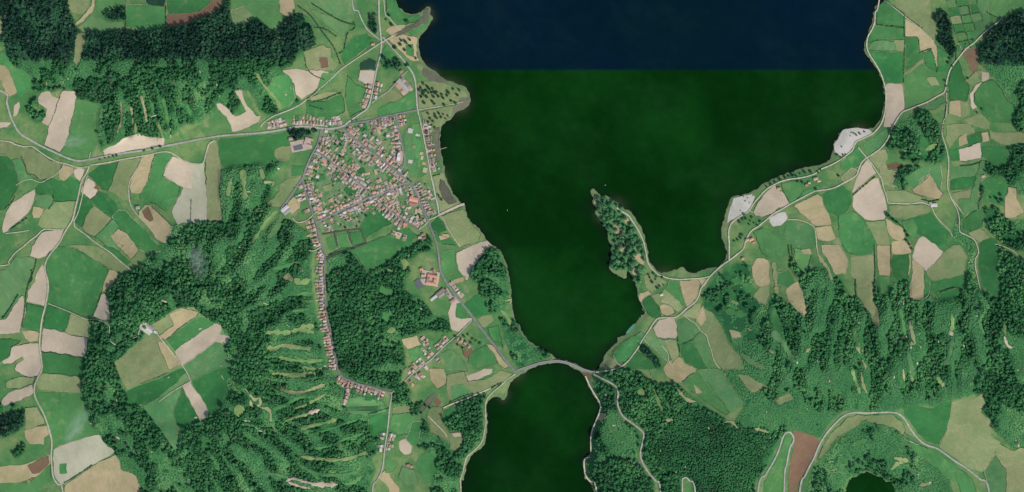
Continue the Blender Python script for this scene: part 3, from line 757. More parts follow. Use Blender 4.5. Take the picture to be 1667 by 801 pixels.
# ------------------------------------------------------------------ the lie of the land
GS, MG = 2.5, 130
gx = np.arange(-MG, PIW + MG + GS, GS); gy = np.arange(-MG, PIH + MG + GS, GS)
X, Y = np.meshgrid(gx, gy)
def grid_inside(p):         # row by row, quick on the regular grid
    r = np.zeros(X.shape, bool)
    for i in range(len(p)):
        x0, y0 = p[i]; x1, y1 = p[(i + 1) % len(p)]
        if y0 == y1: continue
        j0, j1 = np.searchsorted(gy, [min(y0, y1), max(y0, y1)], side='left')
        if j1 > j0: r[j0:j1] ^= X[j0:j1] < (x1 - x0) * (Y[j0:j1] - y0) / (y1 - y0) + x0
    return r
coarse = np.full(X.shape, 1e9); near = np.full(X.shape, 1e9); inside = np.zeros(X.shape, bool)
for p in LK:
    inside |= grid_inside(p)
    coarse = np.minimum(coarse, segd2(X, Y, p[::8]))
    for i in range(0, len(p), 4):
        q = [p[(i + k) % len(p)] for k in range(5)]; m_ = 26
        i0, i1 = np.searchsorted(gx, [min(t[0] for t in q) - m_, max(t[0] for t in q) + m_]); j0, j1 = np.searchsorted(gy, [min(t[1] for t in q) - m_, max(t[1] for t in q) + m_])
        if i1 > i0 and j1 > j0: near[j0:j1, i0:i1] = np.minimum(near[j0:j1, i0:i1], segd2(X[j0:j1, i0:i1], Y[j0:j1, i0:i1], q, False))
sd = np.sqrt(np.where(near < 24 ** 2, near, coarse))
sd = np.where(inside, -sd, sd)
fm = {k: grid_inside(v[3]).astype(float) for k, v in FOREST.items()}
def hill(keys, r, hgt): return hgt * blur(sum(fm[k] for k in keys), r)
H = 3 + np.minimum(np.maximum(sd, 0), 260) * 0.06
H += hill(['nw', 'nwlow'], 16, 75) + hill(['cone'], 12, 42) + hill(['gullies', 'southeast'], 14, 62) + hill(['ne', 'nelow', 'east'], 12, 55)
H += hill(['hump'], 6, 26) + hill(['shore'], 5, 18) + hill(['southshore'], 8, 30) + hill(['centre'], 8, 12) + hill(['craterlake'], 6, 26)
rr = np.hypot(X - 285, (Y - 600) * 1.02); th = np.arctan2(Y - 600, X - 285)
H += 26 * np.exp(-((rr - 122) / 30) ** 2) - 6 * np.exp(-(rr / 80) ** 2)
CRATER = nums("""188 590 200 578 215 565 232 552 236 540 240 530 250 525 262 520 275 512 290 502 310 498 325 508 350 525 362 530 366 540 373 545 375 556 367 559 368 575 372 590 378 610 371 620 376 645 364 652 361 668 350 678 340 672 326 686 305 692 297 697 295 715 291 739 280 722 265 700 250 680 236 662 215 657 206 636 200 620""")
def fbm(x, y, s): return vnoise(x, y, s) * .62 + vnoise(x, y, s * .45) * .38
iso = fbm(X, Y, 17)
wx_ = (vnoise(X, Y, 40) - .5) * 22
radial = fbm(th * 215 + wx_ * .5, rr / 5.0 + 300, 10)
east = sstep(130, 165, rr) * sstep(1.7, 1.2, np.abs(th))
fall = fbm(X + wx_ * .7 + (Y - 500) * .06, Y / 5.0 + 90, 10)
inG = sstep(1200, 1300, X) * sstep(400, 440, Y) * sstep(1650, 1600, X) * sstep(690, 640, Y)
diag = fbm(X * .72 + Y * .69, (X * .69 - Y * .72) / 4.0, 9)
inS = sstep(1200, 1150, X) * sstep(560, 600, Y) * 0
inN = sstep(125, 160, Y) * sstep(350, 320, X) * sstep(260, 230, Y) * sstep(150, 170, X)
R = iso * (1 - east) + radial * east
R = R * (1 - inG) + fall * inG
R = R * (1 - inN) + fbm(X + wx_ * .3, Y / 4.5 + 31, 8) * inN
R = sstep(.3, .7, R)
stripm = np.zeros(X.shape)
for k, p in STRIP:
    xs = [a for a, _ in p]; ys = [b for _, b in p]
    i0, i1 = int((min(xs) + MG) / GS) - 1, int((max(xs) + MG) / GS) + 2; j0, j1 = int((min(ys) + MG) / GS) - 1, int((max(ys) + MG) / GS) + 2
    stripm[j0:j1, i0:i1] = np.maximum(stripm[j0:j1, i0:i1], inpoly(X[j0:j1, i0:i1], Y[j0:j1, i0:i1], p))
R = np.clip(R + np.clip(blur(stripm, 1, 2) * 1.6, 0, .55), 0, 1)
woodsum = np.clip(sum(fm.values()), 0, 1)
H += blur((R - .5) * (25 * (east * fm['cone'] + inG * fm['gullies'] + inN * fm['nwlow']) + 4) * woodsum, 1, 2)
def gridat(A, x, y):
    u = np.clip((x + MG) / GS, 0, len(gx) - 1.001); v = np.clip((y + MG) / GS, 0, len(gy) - 1.001)
    i, j = u.astype(int), v.astype(int); a, b = u - i, v - j
    return (A[j, i] * (1 - a) + A[j, i + 1] * a) * (1 - b) + (A[j + 1, i] * (1 - a) + A[j + 1, i + 1] * a) * b
H += (vnoise(X, Y, 60) - .5) * 6 + (vnoise(X, Y, 22) - .5) * 2.2 * np.clip(blur(sum(fm.values()), 3), 0, 1)
land = sstep(0, 16, sd)
Z = np.where(sd > 0, np.minimum(H, .28 * sd + .05) * (1 - land) + H * land, np.maximum(sd * 1.1, -9))
Z = np.where((sd > 0) & (sd < 16), np.maximum(Z, .08 * sd), Z)
def hz(x, y):
    u = min(max((x + MG) / GS, 0), len(gx) - 1.001); v = min(max((y + MG) / GS, 0), len(gy) - 1.001)
    i, j = int(u), int(v); a, b = u - i, v - j
    return float((Z[j, i] * (1 - a) + Z[j, i + 1] * a) * (1 - b) + (Z[j + 1, i] * (1 - a) + Z[j + 1, i + 1] * a) * b)
def P3(x, y, up=0.0): return Vector((wx(x), wy(y), hz(x, y) + up))

# one-unit rasters: where trees may stand
mx = np.arange(-EDGE, PIW + EDGE) + .5; my = np.arange(-EDGE, PIH + EDGE) + .5
def raster(p, A, v=True, grow=0.0):
    xs = [a for a, _ in p]; ys = [b for _, b in p]
    i0 = max(int(min(xs) + EDGE - 2 - grow), 0); i1 = min(int(max(xs) + EDGE + 3 + grow), len(mx))
    j0 = max(int(min(ys) + EDGE - 2 - grow), 0); j1 = min(int(max(ys) + EDGE + 3 + grow), len(my))
    if i1 <= i0 or j1 <= j0: return
    xx, yy = np.meshgrid(mx[i0:i1], my[j0:j1])
    m = inpoly(xx, yy, p)
    if grow: m |= segd2(xx, yy, p) < grow * grow
    A[j0:j1, i0:i1][m] = v
def rasterline(p, A, r):
    xs = [a for a, _ in p]; ys = [b for _, b in p]
    i0 = max(int(min(xs) + EDGE - 2 - r), 0); i1 = min(int(max(xs) + EDGE + 3 + r), len(mx))
    j0 = max(int(min(ys) + EDGE - 2 - r), 0); j1 = min(int(max(ys) + EDGE + 3 + r), len(my))
    if i1 <= i0 or j1 <= j0: return
    for a in range(0, len(p) - 1, 8):
        q = p[a:a + 9]
        x0 = max(int(min(t[0] for t in q) + EDGE - r - 1), 0); x1 = min(int(max(t[0] for t in q) + EDGE + r + 2), len(mx))
        y0 = max(int(min(t[1] for t in q) + EDGE - r - 1), 0); y1 = min(int(max(t[1] for t in q) + EDGE + r + 2), len(my))
        if x1 <= x0 or y1 <= y0: continue
        xx, yy = np.meshgrid(mx[x0:x1], my[y0:y1])
        A[y0:y1, x0:x1][segd2(xx, yy, q, False) < r * r] = True
CLEAR = np.zeros((len(my), len(mx)), bool); ONROAD = CLEAR.copy(); WATER = CLEAR.copy()
for k, p in FIELD: raster(p, CLEAR, True, .6)
for k, p in STRIP: raster(p, CLEAR, True, 1.1)
raster(CRATER, CLEAR)
for p in LK: raster(p, WATER)
for k, wd, p in ROAD: rasterline(p, ONROAD, wd * .5 + .6); rasterline(p, CLEAR, wd * .5 + 2.0)
CLEAR |= WATER
def at(A, x, y):
    i, j = int(x + EDGE), int(y + EDGE)
    return bool(A[j, i]) if 0 <= i < A.shape[1] and 0 <= j < A.shape[0] else True

# ------------------------------------------------------------------ materials
MATS = {}
def newmat(name):
    m = bpy.data.materials.new(name); m.use_nodes = True; t = m.node_tree; t.nodes.clear()
    o = t.nodes.new('ShaderNodeOutputMaterial'); return m, t, o
def nd(t, typ, **kw):
    n = t.nodes.new(typ)
    for k, v in kw.items(): setattr(n, k, v)
    return n
def mixc(t, fac, a, b, mode='MIX'):
    n = nd(t, 'ShaderNodeMix', data_type='RGBA', blend_type=mode)
    for i, v in ((0, fac), (6, a), (7, b)):
        if hasattr(v, 'is_output'): t.links.new(v, n.inputs[i])
        else: n.inputs[i].default_value = v if i == 0 else (*v[:3], 1)
    return n.outputs[2]
def mth(t, op, a, b=0.0, c=0.0, clamp=False):
    n = nd(t, 'ShaderNodeMath', operation=op, use_clamp=clamp)
    for i, v in enumerate((a, b, c)):
        if hasattr(v, 'is_output'): t.links.new(v, n.inputs[i])
        else: n.inputs[i].default_value = v
    return n.outputs[0]
def noise(t, vec, scale, detail=3.0, rough=.55):
    n = nd(t, 'ShaderNodeTexNoise'); n.inputs['Scale'].default_value = scale
    n.inputs['Detail'].default_value = detail; n.inputs['Roughness'].default_value = rough
    t.links.new(vec, n.inputs['Vector']); return n.outputs['Fac']
def ramp(t, v, a, b):
    n = nd(t, 'ShaderNodeMapRange', interpolation_type='SMOOTHSTEP'); t.links.new(v, n.inputs[0])
    n.inputs[1].default_value = a; n.inputs[2].default_value = b; return n.outputs[0]
def grey(t, v):
    n = nd(t, 'ShaderNodeCombineColor')
    for i in range(3): t.links.new(v, n.inputs[i])
    return n.outputs[0]
def finish(t, o, col, rough=1.0, spec=0.15):
    b = nd(t, 'ShaderNodeBsdfPrincipled'); b.inputs['Roughness'].default_value = rough
    b.inputs['Specular IOR Level'].default_value = spec
    t.links.new(col, b.inputs['Base Color']) if hasattr(col, 'is_output') else setattr(b.inputs['Base Color'], 'default_value', (*col, 1))
    t.links.new(b.outputs[0], o.inputs['Surface']); return b
def ground_mat(name, c1, c2, c3, big=.011, stripe=.12, fine=.14, amount=.75, hue=.1, spots=0.0):
    """two colours in broad patches, a third in spots, mowing or plough lines turned differently on each field"""
    m, t, o = newmat(name)
    pos = nd(t, 'ShaderNodeNewGeometry').outputs['Position']; oi = nd(t, 'ShaderNodeObjectInfo').outputs['Random']
    off = nd(t, 'ShaderNodeVectorMath', operation='ADD'); t.links.new(pos, off.inputs[0])
    cx_ = nd(t, 'ShaderNodeCombineXYZ'); t.links.new(mth(t, 'MULTIPLY', oi, 5000), cx_.inputs[2]); t.links.new(cx_.outputs[0], off.inputs[1])
    p = off.outputs[0]
    n1 = ramp(t, noise(t, p, big, 5, .62), .36, .66)
    col = mixc(t, mth(t, 'MULTIPLY', n1, amount), lin(*c1), lin(*c2))
    n3 = ramp(t, noise(t, p, big * 2.7, 5, .65), .52 - spots * .1, .70)
    col = mixc(t, mth(t, 'MULTIPLY', n3, .55 + spots * .3), col, lin(*c3))
    r3 = mth(t, 'FRACT', mth(t, 'MULTIPLY', oi, 113.3))
    col = mixc(t, mth(t, 'MULTIPLY', mth(t, 'POWER', r3, 2.0), .3), col, lin(*c3))
    wide = ramp(t, noise(t, p, .0045, 4, .6), .3, .7)
    rot = nd(t, 'ShaderNodeVectorRotate', rotation_type='Z_AXIS'); t.links.new(pos, rot.inputs['Vector'])
    t.links.new(mth(t, 'MULTIPLY', oi, 6.28), rot.inputs['Angle'])
    sc_ = nd(t, 'ShaderNodeVectorMath', operation='MULTIPLY'); t.links.new(rot.outputs[0], sc_.inputs[0]); sc_.inputs[1].default_value = (.06, .003, 1)
    st = noise(t, sc_.outputs[0], 1.0, 2.0, .5)
    fn = noise(t, pos, .12, 4, .7)
    v = mth(t, 'ADD', mth(t, 'MULTIPLY_ADD', st, 2 * stripe, 1 - stripe), mth(t, 'MULTIPLY_ADD', fn, 2 * fine, -fine))
    r2 = mth(t, 'FRACT', mth(t, 'MULTIPLY', oi, 37.7))
    v = mth(t, 'MULTIPLY', v, mth(t, 'MULTIPLY_ADD', r2, 2 * hue, 1 - hue))
    v = mth(t, 'MULTIPLY', v, mth(t, 'MULTIPLY_ADD', wide, .22, .89))
    col = mixc(t, 1.0, col, grey(t, v), 'MULTIPLY')
    finish(t, o, col); MATS[name] = m; return m
ground_mat('P', (178, 162, 140), (164, 152, 128), (188, 170, 148), stripe=.08, fine=.12, hue=.08)
ground_mat('Q', (170, 166, 142), (158, 158, 130), (180, 170, 150), stripe=.13, fine=.09, hue=.05)
ground_mat('W', (180, 174, 162), (165, 160, 148), (192, 186, 174), big=.03, stripe=.04, fine=.16, hue=.05)
ground_mat('G', (70, 124, 70), (52, 108, 60), (112, 138, 84), stripe=.17, fine=.2, hue=.13)
ground_mat('E', (52, 110, 60), (42, 97, 52), (86, 124, 72), stripe=.16, fine=.18, hue=.12)
ground_mat('M', (84, 124, 78), (64, 116, 68), (120, 132, 88), stripe=.16, fine=.24, hue=.12)
ground_mat('O', (122, 132, 90), (100, 124, 78), (148, 138, 104), stripe=.16, fine=.26, hue=.10)
ground_mat('T', (164, 149, 114), (142, 138, 98), (180, 158, 126), stripe=.18, fine=.22, hue=.09)
ground_mat('scar', (140, 142, 100), (116, 134, 84), (170, 152, 122), big=.05, stripe=.04, fine=.3, hue=.12)
ground_mat('O2', (118, 140, 86), (88, 130, 74), (146, 144, 102), big=.03, stripe=.06, fine=.25, hue=.12)
ground_mat('B', (114, 88, 70), (108, 98, 72), (126, 94, 78), big=.03, stripe=.12, fine=.25, hue=.10)
ground_mat('D', (36, 66, 50), (30, 58, 46), (46, 80, 56), stripe=.08, fine=.15, hue=.08)
ground_mat('K', (92, 92, 76), (78, 80, 66), (110, 108, 92), big=.03, stripe=.03, fine=.2, hue=.08)
ground_mat('V', (72, 118, 72), (104, 128, 86), (150, 134, 116), big=.04, stripe=.05, fine=.3, amount=.9, hue=.05, spots=.6)
ground_mat('yard', (172, 152, 138), (150, 136, 124), (190, 172, 158), big=.06, stripe=.05, fine=.25, hue=.15)
ground_mat('paved', (160, 158, 148), (138, 140, 126), (176, 172, 160), big=.04, stripe=.0, fine=.28, hue=.05)
ground_mat('street', (122, 119, 116), (106, 105, 103), (142, 137, 131), big=.05, stripe=.0, fine=.24, hue=.05)
ground_mat('lane', (84, 82, 72), (72, 74, 64), (98, 92, 80), big=.04, stripe=.0, fine=.18, hue=.05)
ground_mat('track', (172, 166, 144), (148, 148, 122), (188, 180, 160), big=.04, stripe=.0, fine=.3, hue=.06)
ground_mat('sand', (184, 172, 150), (168, 160, 140), (196, 184, 162), big=.03, stripe=.0, fine=.16, hue=.05)

def terrain_mat():
    m, t, o = newmat('pasture')
    pos = nd(t, 'ShaderNodeNewGeometry').outputs['Position']
    n1 = ramp(t, noise(t, pos, .006, 6, .6), .36, .64); n2 = ramp(t, noise(t, pos, .022, 6, .65), .42, .72)
    col = mixc(t, n1, lin(70, 116, 66), lin(112, 132, 82))
    n4 = ramp(t, noise(t, pos, .014, 6, .68), .52, .70); col = mixc(t, mth(t, 'MULTIPLY', n4, .65), col, lin(138, 138, 100))
    col = mixc(t, mth(t, 'MULTIPLY', n2, .6), col, lin(52, 100, 58))
    sp = nd(t, 'ShaderNodeAttribute', attribute_name='woods').outputs['Fac']      # leaf litter and undergrowth under the trees
    col = mixc(t, sp, col, mixc(t, n2, lin(38, 88, 52), lin(58, 112, 62)))
    at_ = nd(t, 'ShaderNodeAttribute', attribute_name='shore').outputs['Fac']
    col = mixc(t, mth(t, 'MULTIPLY', at_, mth(t, 'MULTIPLY_ADD', n2, .5, .35)), col, lin(112, 108, 90))
    fn = noise(t, pos, .1, 5, .7)
    col = mixc(t, 1.0, col, grey(t, mth(t, 'MULTIPLY_ADD', fn, .6, .7)), 'MULTIPLY')
    finish(t, o, col); return m
def water_mat():
    m, t, o = newmat('lake_water')
    pos = nd(t, 'ShaderNodeNewGeometry').outputs['Position']
    s = nd(t, 'ShaderNodeSeparateXYZ'); t.links.new(pos, s.inputs[0])
    n1 = noise(t, pos, .0016, 5, .6); n2 = noise(t, pos, .02, 4, .7)
    green = mixc(t, ramp(t, n1, .40, .64), lin(3, 38, 5), lin(11, 54, 13))
    blue = mixc(t, ramp(t, n1, .38, .62), lin(2, 25, 33), lin(3, 24, 38))
    seam = nd(t, 'ShaderNodeMapRange', interpolation_type='SMOOTHSTEP'); t.links.new(s.outputs[1], seam.inputs[0])
    seam.inputs[1].default_value = wy(117); seam.inputs[2].default_value = wy(110.5)
    col = mixc(t, seam.outputs[0], green, blue)
    vr = nd(t, 'ShaderNodeVectorRotate', rotation_type='Z_AXIS'); t.links.new(pos, vr.inputs['Vector']); vr.inputs['Angle'].default_value = .6
    vs = nd(t, 'ShaderNodeVectorMath', operation='MULTIPLY'); t.links.new(vr.outputs[0], vs.inputs[0]); vs.inputs[1].default_value = (.0022, .0034, 1)
    stk = ramp(t, noise(t, vs.outputs[0], 1.0, 6, .7), .44, .74)
    col = mixc(t, mth(t, 'MULTIPLY', stk, .5), col, mixc(t, .05, col, lin(90, 120, 100)))
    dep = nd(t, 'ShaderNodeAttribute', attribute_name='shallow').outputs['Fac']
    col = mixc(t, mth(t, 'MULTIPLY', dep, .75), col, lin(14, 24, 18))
    beach = nd(t, 'ShaderNodeAttribute', attribute_name='beach').outputs['Fac']
    col = mixc(t, mth(t, 'MULTIPLY', beach, .55), col, lin(62, 70, 50))
    col = mixc(t, 1.0, col, grey(t, mth(t, 'MULTIPLY_ADD', n2, .5, .75)), 'MULTIPLY')
    b = finish(t, o, col, .3, .03)
    bp = nd(t, 'ShaderNodeBump'); bp.inputs['Strength'].default_value = .25; bp.inputs['Distance'].default_value = 1.0
    t.links.new(noise(t, pos, .25, 3, .6), bp.inputs['Height']); t.links.new(bp.outputs[0], b.inputs['Normal'])
    return m
def leaf_mat(name, dark, mid, light, single=False):
    m, t, o = newmat(name)
    oi = nd(t, 'ShaderNodeObjectInfo').outputs['Random']
    if single: v = mth(t, 'MULTIPLY_ADD', oi, .7, .2)
    else:
        a = nd(t, 'ShaderNodeAttribute', attribute_name='tint', attribute_type='INSTANCER').outputs['Fac']
        v = mth(t, 'ADD', mth(t, 'MULTIPLY', a, .8), mth(t, 'MULTIPLY', oi, .25))
    pos = nd(t, 'ShaderNodeNewGeometry').outputs['Position']
    v = mth(t, 'ADD', v, mth(t, 'MULTIPLY_ADD', noise(t, pos, .45, 2, .6), .4, -.2), clamp=True)
    col = mixc(t, ramp(t, v, 0, .55), dark, mid); col = mixc(t, ramp(t, v, .5, 1.0), col, light)
    # a few crowns are brownish or grey-green
    odd = ramp(t, mth(t, 'FRACT', mth(t, 'MULTIPLY', oi, 91.7)), .86, .96); br_ = ramp(t, noise(t, pos, .012, 3, .6), .46, .62)
    col = mixc(t, mth(t, 'MULTIPLY', mth(t, 'MULTIPLY', odd, br_), .75), col, (.085, .085, .060))
    finish(t, o, col, .9, .12); MATS[name] = m; return m
def plain(name, c, var=.18, scale=.8, rough=.9):
    m, t, o = newmat(name)
    pos = nd(t, 'ShaderNodeNewGeometry').outputs['Position']; oi = nd(t, 'ShaderNodeObjectInfo').outputs['Random']
    v = mth(t, 'ADD', mth(t, 'MULTIPLY_ADD', noise(t, pos, scale, 4, .65), 2 * var, 1 - var), mth(t, 'MULTIPLY_ADD', oi, .24, -.12))
    finish(t, o, mixc(t, 1.0, lin(*c), grey(t, v), 'MULTIPLY'), rough, .2); MATS[name] = m; return m

leaf_mat('leaf_mid', (.019, .080, .030), (.034, .135, .047), (.078, .225, .074))
leaf_mat('leaf_dark', (.007, .027, .020), (.015, .052, .033), (.032, .100, .050))
leaf_mat('leaf_light', (.042, .150, .052), (.070, .205, .070), (.155, .310, .105))
leaf_mat('leaf_tree', (.026, .095, .038), (.046, .150, .056), (.085, .215, .080), True)
leaf_mat('leaf_hedge', (.011, .046, .024), (.020, .078, .037), (.036, .115, .050), True)
plain('bark', (84, 68, 52))
for n_, c_ in dict(orange=(190, 136, 112), red=(154, 116, 103), pink=(168, 145, 134), brown=(126, 111, 104), dark=(90, 83, 80), white=(184, 178, 172), grey=(146, 141, 136)).items(): plain('roof_' + n_, c_, .14)
plain('wall_white', (214, 208, 198), .08); plain('wall_cream', (200, 186, 164), .08)
plain('stone', (150, 146, 138), .15); plain('concrete', (152, 148, 142), .12); plain('asphalt', (132, 130, 126), .12); plain('boat_white', (190, 190, 184), .05); plain('wood', (140, 124, 104), .15)
plain('court', (92, 94, 98), .1)

# ------------------------------------------------------------------ objects
def mesh_obj(name, verts, faces, mat, parent=None, loc=None, flat=True):
    me = bpy.data.meshes.new(name)
    if loc is not None: verts = [(v[0] - loc[0], v[1] - loc[1], v[2] - loc[2]) for v in verts]
    me.from_pydata([tuple(v) for v in verts], [], faces); me.update()
    if mat: me.materials.append(mat)
    if not flat: me.polygons.foreach_set('use_smooth', [True] * len(me.polygons))
    o = bpy.data.objects.new(name, me); COL.objects.link(o)
    if loc is not None: o.location = loc
    if parent: o.parent = parent
    return o
def empty(name, loc, rz=0.0):
    o = bpy.data.objects.new(name, None); COL.objects.link(o); o.location = loc; o.rotation_euler = (0, 0, rz); o.empty_display_size = 2; return o
def tag(o, label, cat, group=None):
    o['label'] = label; o['category'] = cat
    if group: o['group'] = group
    return o

# ground sheet
ny, nx = X.shape
co = np.stack([wx(X).ravel(), wy(Y).ravel(), Z.ravel()], 1)
ii = (np.arange(ny - 1)[:, None] * nx + np.arange(nx - 1)[None]).ravel()
fa = np.stack([ii, ii + nx, ii + nx + 1, ii + 1], 1)
# a wide skirt carries the land on to the horizon
ring = [0, nx - 1, ny * nx - 1, (ny - 1) * nx]
skirt = [(-60000, 60000, 0), (60000, 60000, 0), (60000, -60000, 0), (-60000, -60000, 0)]
nb = len(co); edge_top = list(range(0, nx)); edge_right = [j * nx + nx - 1 for j in range(ny)]
edge_bot = [(ny - 1) * nx + i for i in range(nx - 1, -1, -1)]; edge_left = [j * nx for j in range(ny - 1, -1, -1)]
extra = []
for e, (c0, c1) in zip((edge_top, edge_right, edge_bot, edge_left), ((0, 1), (1, 2), (2, 3), (3, 0))):
    for a, b in zip(e[:-1], e[1:]): extra.append((a, b, nb + c0) if a < b or True else None)
    extra.append((e[-1], nb + c1, nb + c0))
me = bpy.data.meshes.new('ground'); me.from_pydata(np.vstack([co, np.array(skirt)]).tolist(), [], [tuple(f) for f in fa.tolist()] + [f[::-1] for f in extra]); me.update()
me.polygons.foreach_set('use_smooth', [True] * len(me.polygons))
wood = np.clip(blur(np.clip(sum(fm.values()), 0, 1), 1, 1), 0, 1)
a_ = me.attributes.new('woods', 'FLOAT', 'POINT'); a_.data.foreach_set('value', np.concatenate([wood.ravel(), np.zeros(4)]).astype(np.float32))
a_ = me.attributes.new('shore', 'FLOAT', 'POINT'); a_.data.foreach_set('value', np.concatenate([sstep(5.0, 1.0, sd).ravel(), np.zeros(4)]).astype(np.float32))
me.materials.append(terrain_mat())
ground = bpy.data.objects.new('ground', me); COL.objects.link(ground); ground['kind'] = 'structure'

# water: level sheets over the hollows of the lakes
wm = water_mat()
def cdt(poly, step, jit=0.0, dens=4.0, keep=.8):
    b = []
    n = len(poly)
    for i in range(n):
        x0, y0 = poly[i]; x1, y1 = poly[(i + 1) % n]
        m = max(1, int(math.hypot(x1 - x0, y1 - y0) / dens))
        for k in range(m):
            t = k / m; j = jit if k else jit * .4
            b.append((x0 + (x1 - x0) * t + random.uniform(-j, j), y0 + (y1 - y0) * t + random.uniform(-j, j)))
    xs = [p[0] for p in b]; ys = [p[1] for p in b]
    g = np.meshgrid(np.arange(min(xs), max(xs), step), np.arange(min(ys), max(ys), step))
    qx, qy = g[0].ravel(), g[1].ravel()
    if len(qx):
        ok = inpoly(qx, qy, b)
        qx, qy = qx[ok], qy[ok]
        if len(qx):
            ok = segd2(qx, qy, b) > (step * .45) ** 2
            qx, qy = qx[ok], qy[ok]
    pts = [Vector(p) for p in b] + [Vector((float(p), float(q))) for p, q in zip(qx, qy)]
    r = delaunay_2d_cdt(pts, [], [list(range(len(b)))], 1, 1e-4)
    return [(v.x, v.y) for v in r[0]], [f[::-1] for f in r[2]]
for k, p in enumerate(LK):
    grown = p
    V, Fc = cdt(p, 7.0, 0, 9)
    # the sheet reaches a little under the banks
    c = segd2(np.array([v[0] for v in V]), np.array([v[1] for v in V]), p)
    vx = np.array([v[0] for v in V]); vy = np.array([v[1] for v in V])
    dd = np.sqrt(c)
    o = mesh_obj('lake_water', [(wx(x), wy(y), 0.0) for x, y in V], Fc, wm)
    nor = o.data.polygons[0].normal.z if len(o.data.polygons) else 1
    if nor < 0: o.data.flip_normals()
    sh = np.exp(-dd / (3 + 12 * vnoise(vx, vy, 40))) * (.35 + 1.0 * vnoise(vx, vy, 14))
    bz = [(735, 140, 22), (700, 122, 18), (820, 645, 12), (1080, 446, 14), (845, 615, 12), (752, 178, 16), (1010, 330, 14), (722, 290, 14), (1400, 206, 12), (980, 352, 12), (700, 24, 12)]
    bv = np.zeros(len(V))
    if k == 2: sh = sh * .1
    for bx_, by_, br in bz: bv = np.maximum(bv, np.exp(-((vx - bx_) ** 2 + (vy - by_) ** 2) / (br * br)))
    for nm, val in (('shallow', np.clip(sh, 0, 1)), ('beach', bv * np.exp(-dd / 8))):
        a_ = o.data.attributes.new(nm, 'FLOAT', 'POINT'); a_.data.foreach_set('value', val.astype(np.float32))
    o['kind'] = 'structure'

# fields and grass strips, each laid over the land as a sheet of its own
def warp(p):        # one shared wobble, so neighbouring outlines bend together
    return [(x + (float(vnoise(x, y, 8)) - .5) * 2.6, y + (float(vnoise(y + 50, x, 8)) - .5) * 2.6) for x, y in p]
def densify(p, d):
    r = []
    for i in range(len(p)):
        a, b = p[i], p[(i + 1) % len(p)]; n = max(1, int(math.hypot(b[0] - a[0], b[1] - a[1]) / d))
        r += [(a[0] + (b[0] - a[0]) * k / n, a[1] + (b[1] - a[1]) * k / n) for k in range(n)]
    return r
def sheet(name, poly, mat, up, step=4.0, jit=.55, dens=3.5):
    V, Fc = cdt(poly, step, jit, dens)
    if not Fc: return None
    c = (sum(v[0] for v in V) / len(V), sum(v[1] for v in V) / len(V))
    o = mesh_obj(name, [(wx(x), wy(y), hz(x, y) + up) for x, y in V], Fc, mat, None, (wx(c[0]), wy(c[1]), hz(*c)))
    if o.data.polygons[0].normal.z < 0: o.data.flip_normals()
    o['kind'] = 'structure'; return o
def chaikin(p, f=.16):
    r = []
    for i in range(len(p)):
        a, b = p[i], p[(i + 1) % len(p)]
        r += [(a[0] + (b[0] - a[0]) * f, a[1] + (b[1] - a[1]) * f), (a[0] + (b[0] - a[0]) * (1 - f), a[1] + (b[1] - a[1]) * (1 - f))]
    return r
NAMES = dict(P='bare_field', Q='stubble_field', W='gravel_beach', G='green_field', E='green_field', M='meadow', O='meadow', T='dry_field', B='ploughed_field', D='dark_field', K='mud_flat')
VILL = "480 197 560 197 600 190 648 188 655 255 670 295 700 300 712 345 690 372 650 360 600 345 590 372 522 380 497 300 506 265 521 226"
sheet('village_ground', nums(VILL), MATS['V'], .7)
LAYER = np.zeros(CLEAR.shape, np.int8)
def layer_of(p):        # one layer above whatever this sheet overlaps
    A = np.zeros(CLEAR.shape, bool); raster(p, A)
    if not A.any(): return 1
    v = LAYER[A]; cand = [l for l in range(1, 9) if (v == l).sum() > max(6, .03 * v.size)]
    l = (max(cand) if cand else 0) + 1; LAYER[A] = np.maximum(LAYER[A], l); return l
sheet('crater_meadow', CRATER, MATS['M'], .5)
for n_, (k, p) in enumerate(FIELD): sheet(NAMES[k], warp(densify(chaikin(p, .08), 3.0)), MATS[k], .35 + .55 * layer_of(p) + .0004 * n_)
def margins(p, mat):       # rough grass, a wall line or a worn track along some sides of a field
    V, Fc = [], []
    for i in range(len(p)):
        a, b = p[i], p[(i + 1) % len(p)]
        L = math.hypot(b[0] - a[0], b[1] - a[1])
        if L < 5 or random.random() < .4: continue
        n = max(2, int(L / 2)); dx, dy = (b[0] - a[0]) / L, (b[1] - a[1]) / L; w0 = random.uniform(.35, .75); base = len(V)
        for j in range(n + 1):
            t_ = j / n; h = w0 * .5 * random.uniform(.3, 1.7); o_ = random.uniform(-.3, .3)
            x, y = a[0] + (b[0] - a[0]) * t_ - dy * o_, a[1] + (b[1] - a[1]) * t_ + dx * o_
            x, y = warp([(x, y)])[0]
            for s_ in (-1, 1): V.append((wx(x - dy * h * s_), wy(y + dx * h * s_), hz(x, y) + 2.3))
            if j: q = base + (j - 1) * 2; Fc.append((q, q + 1, q + 3, q + 2))
    if not Fc: return
    o = mesh_obj('field_margin', V, Fc, mat, None, V[0])
    if o.data.polygons[0].normal.z < 0: o.data.flip_normals()
    o['kind'] = 'structure'
for k, p in FIELD:
    if random.random() < .8: margins(p, MATS[random.choice(['O2', 'D', 'D', 'track', 'M', 'K', 'scar'])])
for n_, (k, p) in enumerate(STRIP): sheet('grass_strip' if k in 'GMOE' else 'clearing', p, MATS[{'T': 'scar', 'O': 'O2'}.get(k, k)], 1.5 + .5 * layer_of(p) + .0004 * n_, 2.4, .8, 2.2)

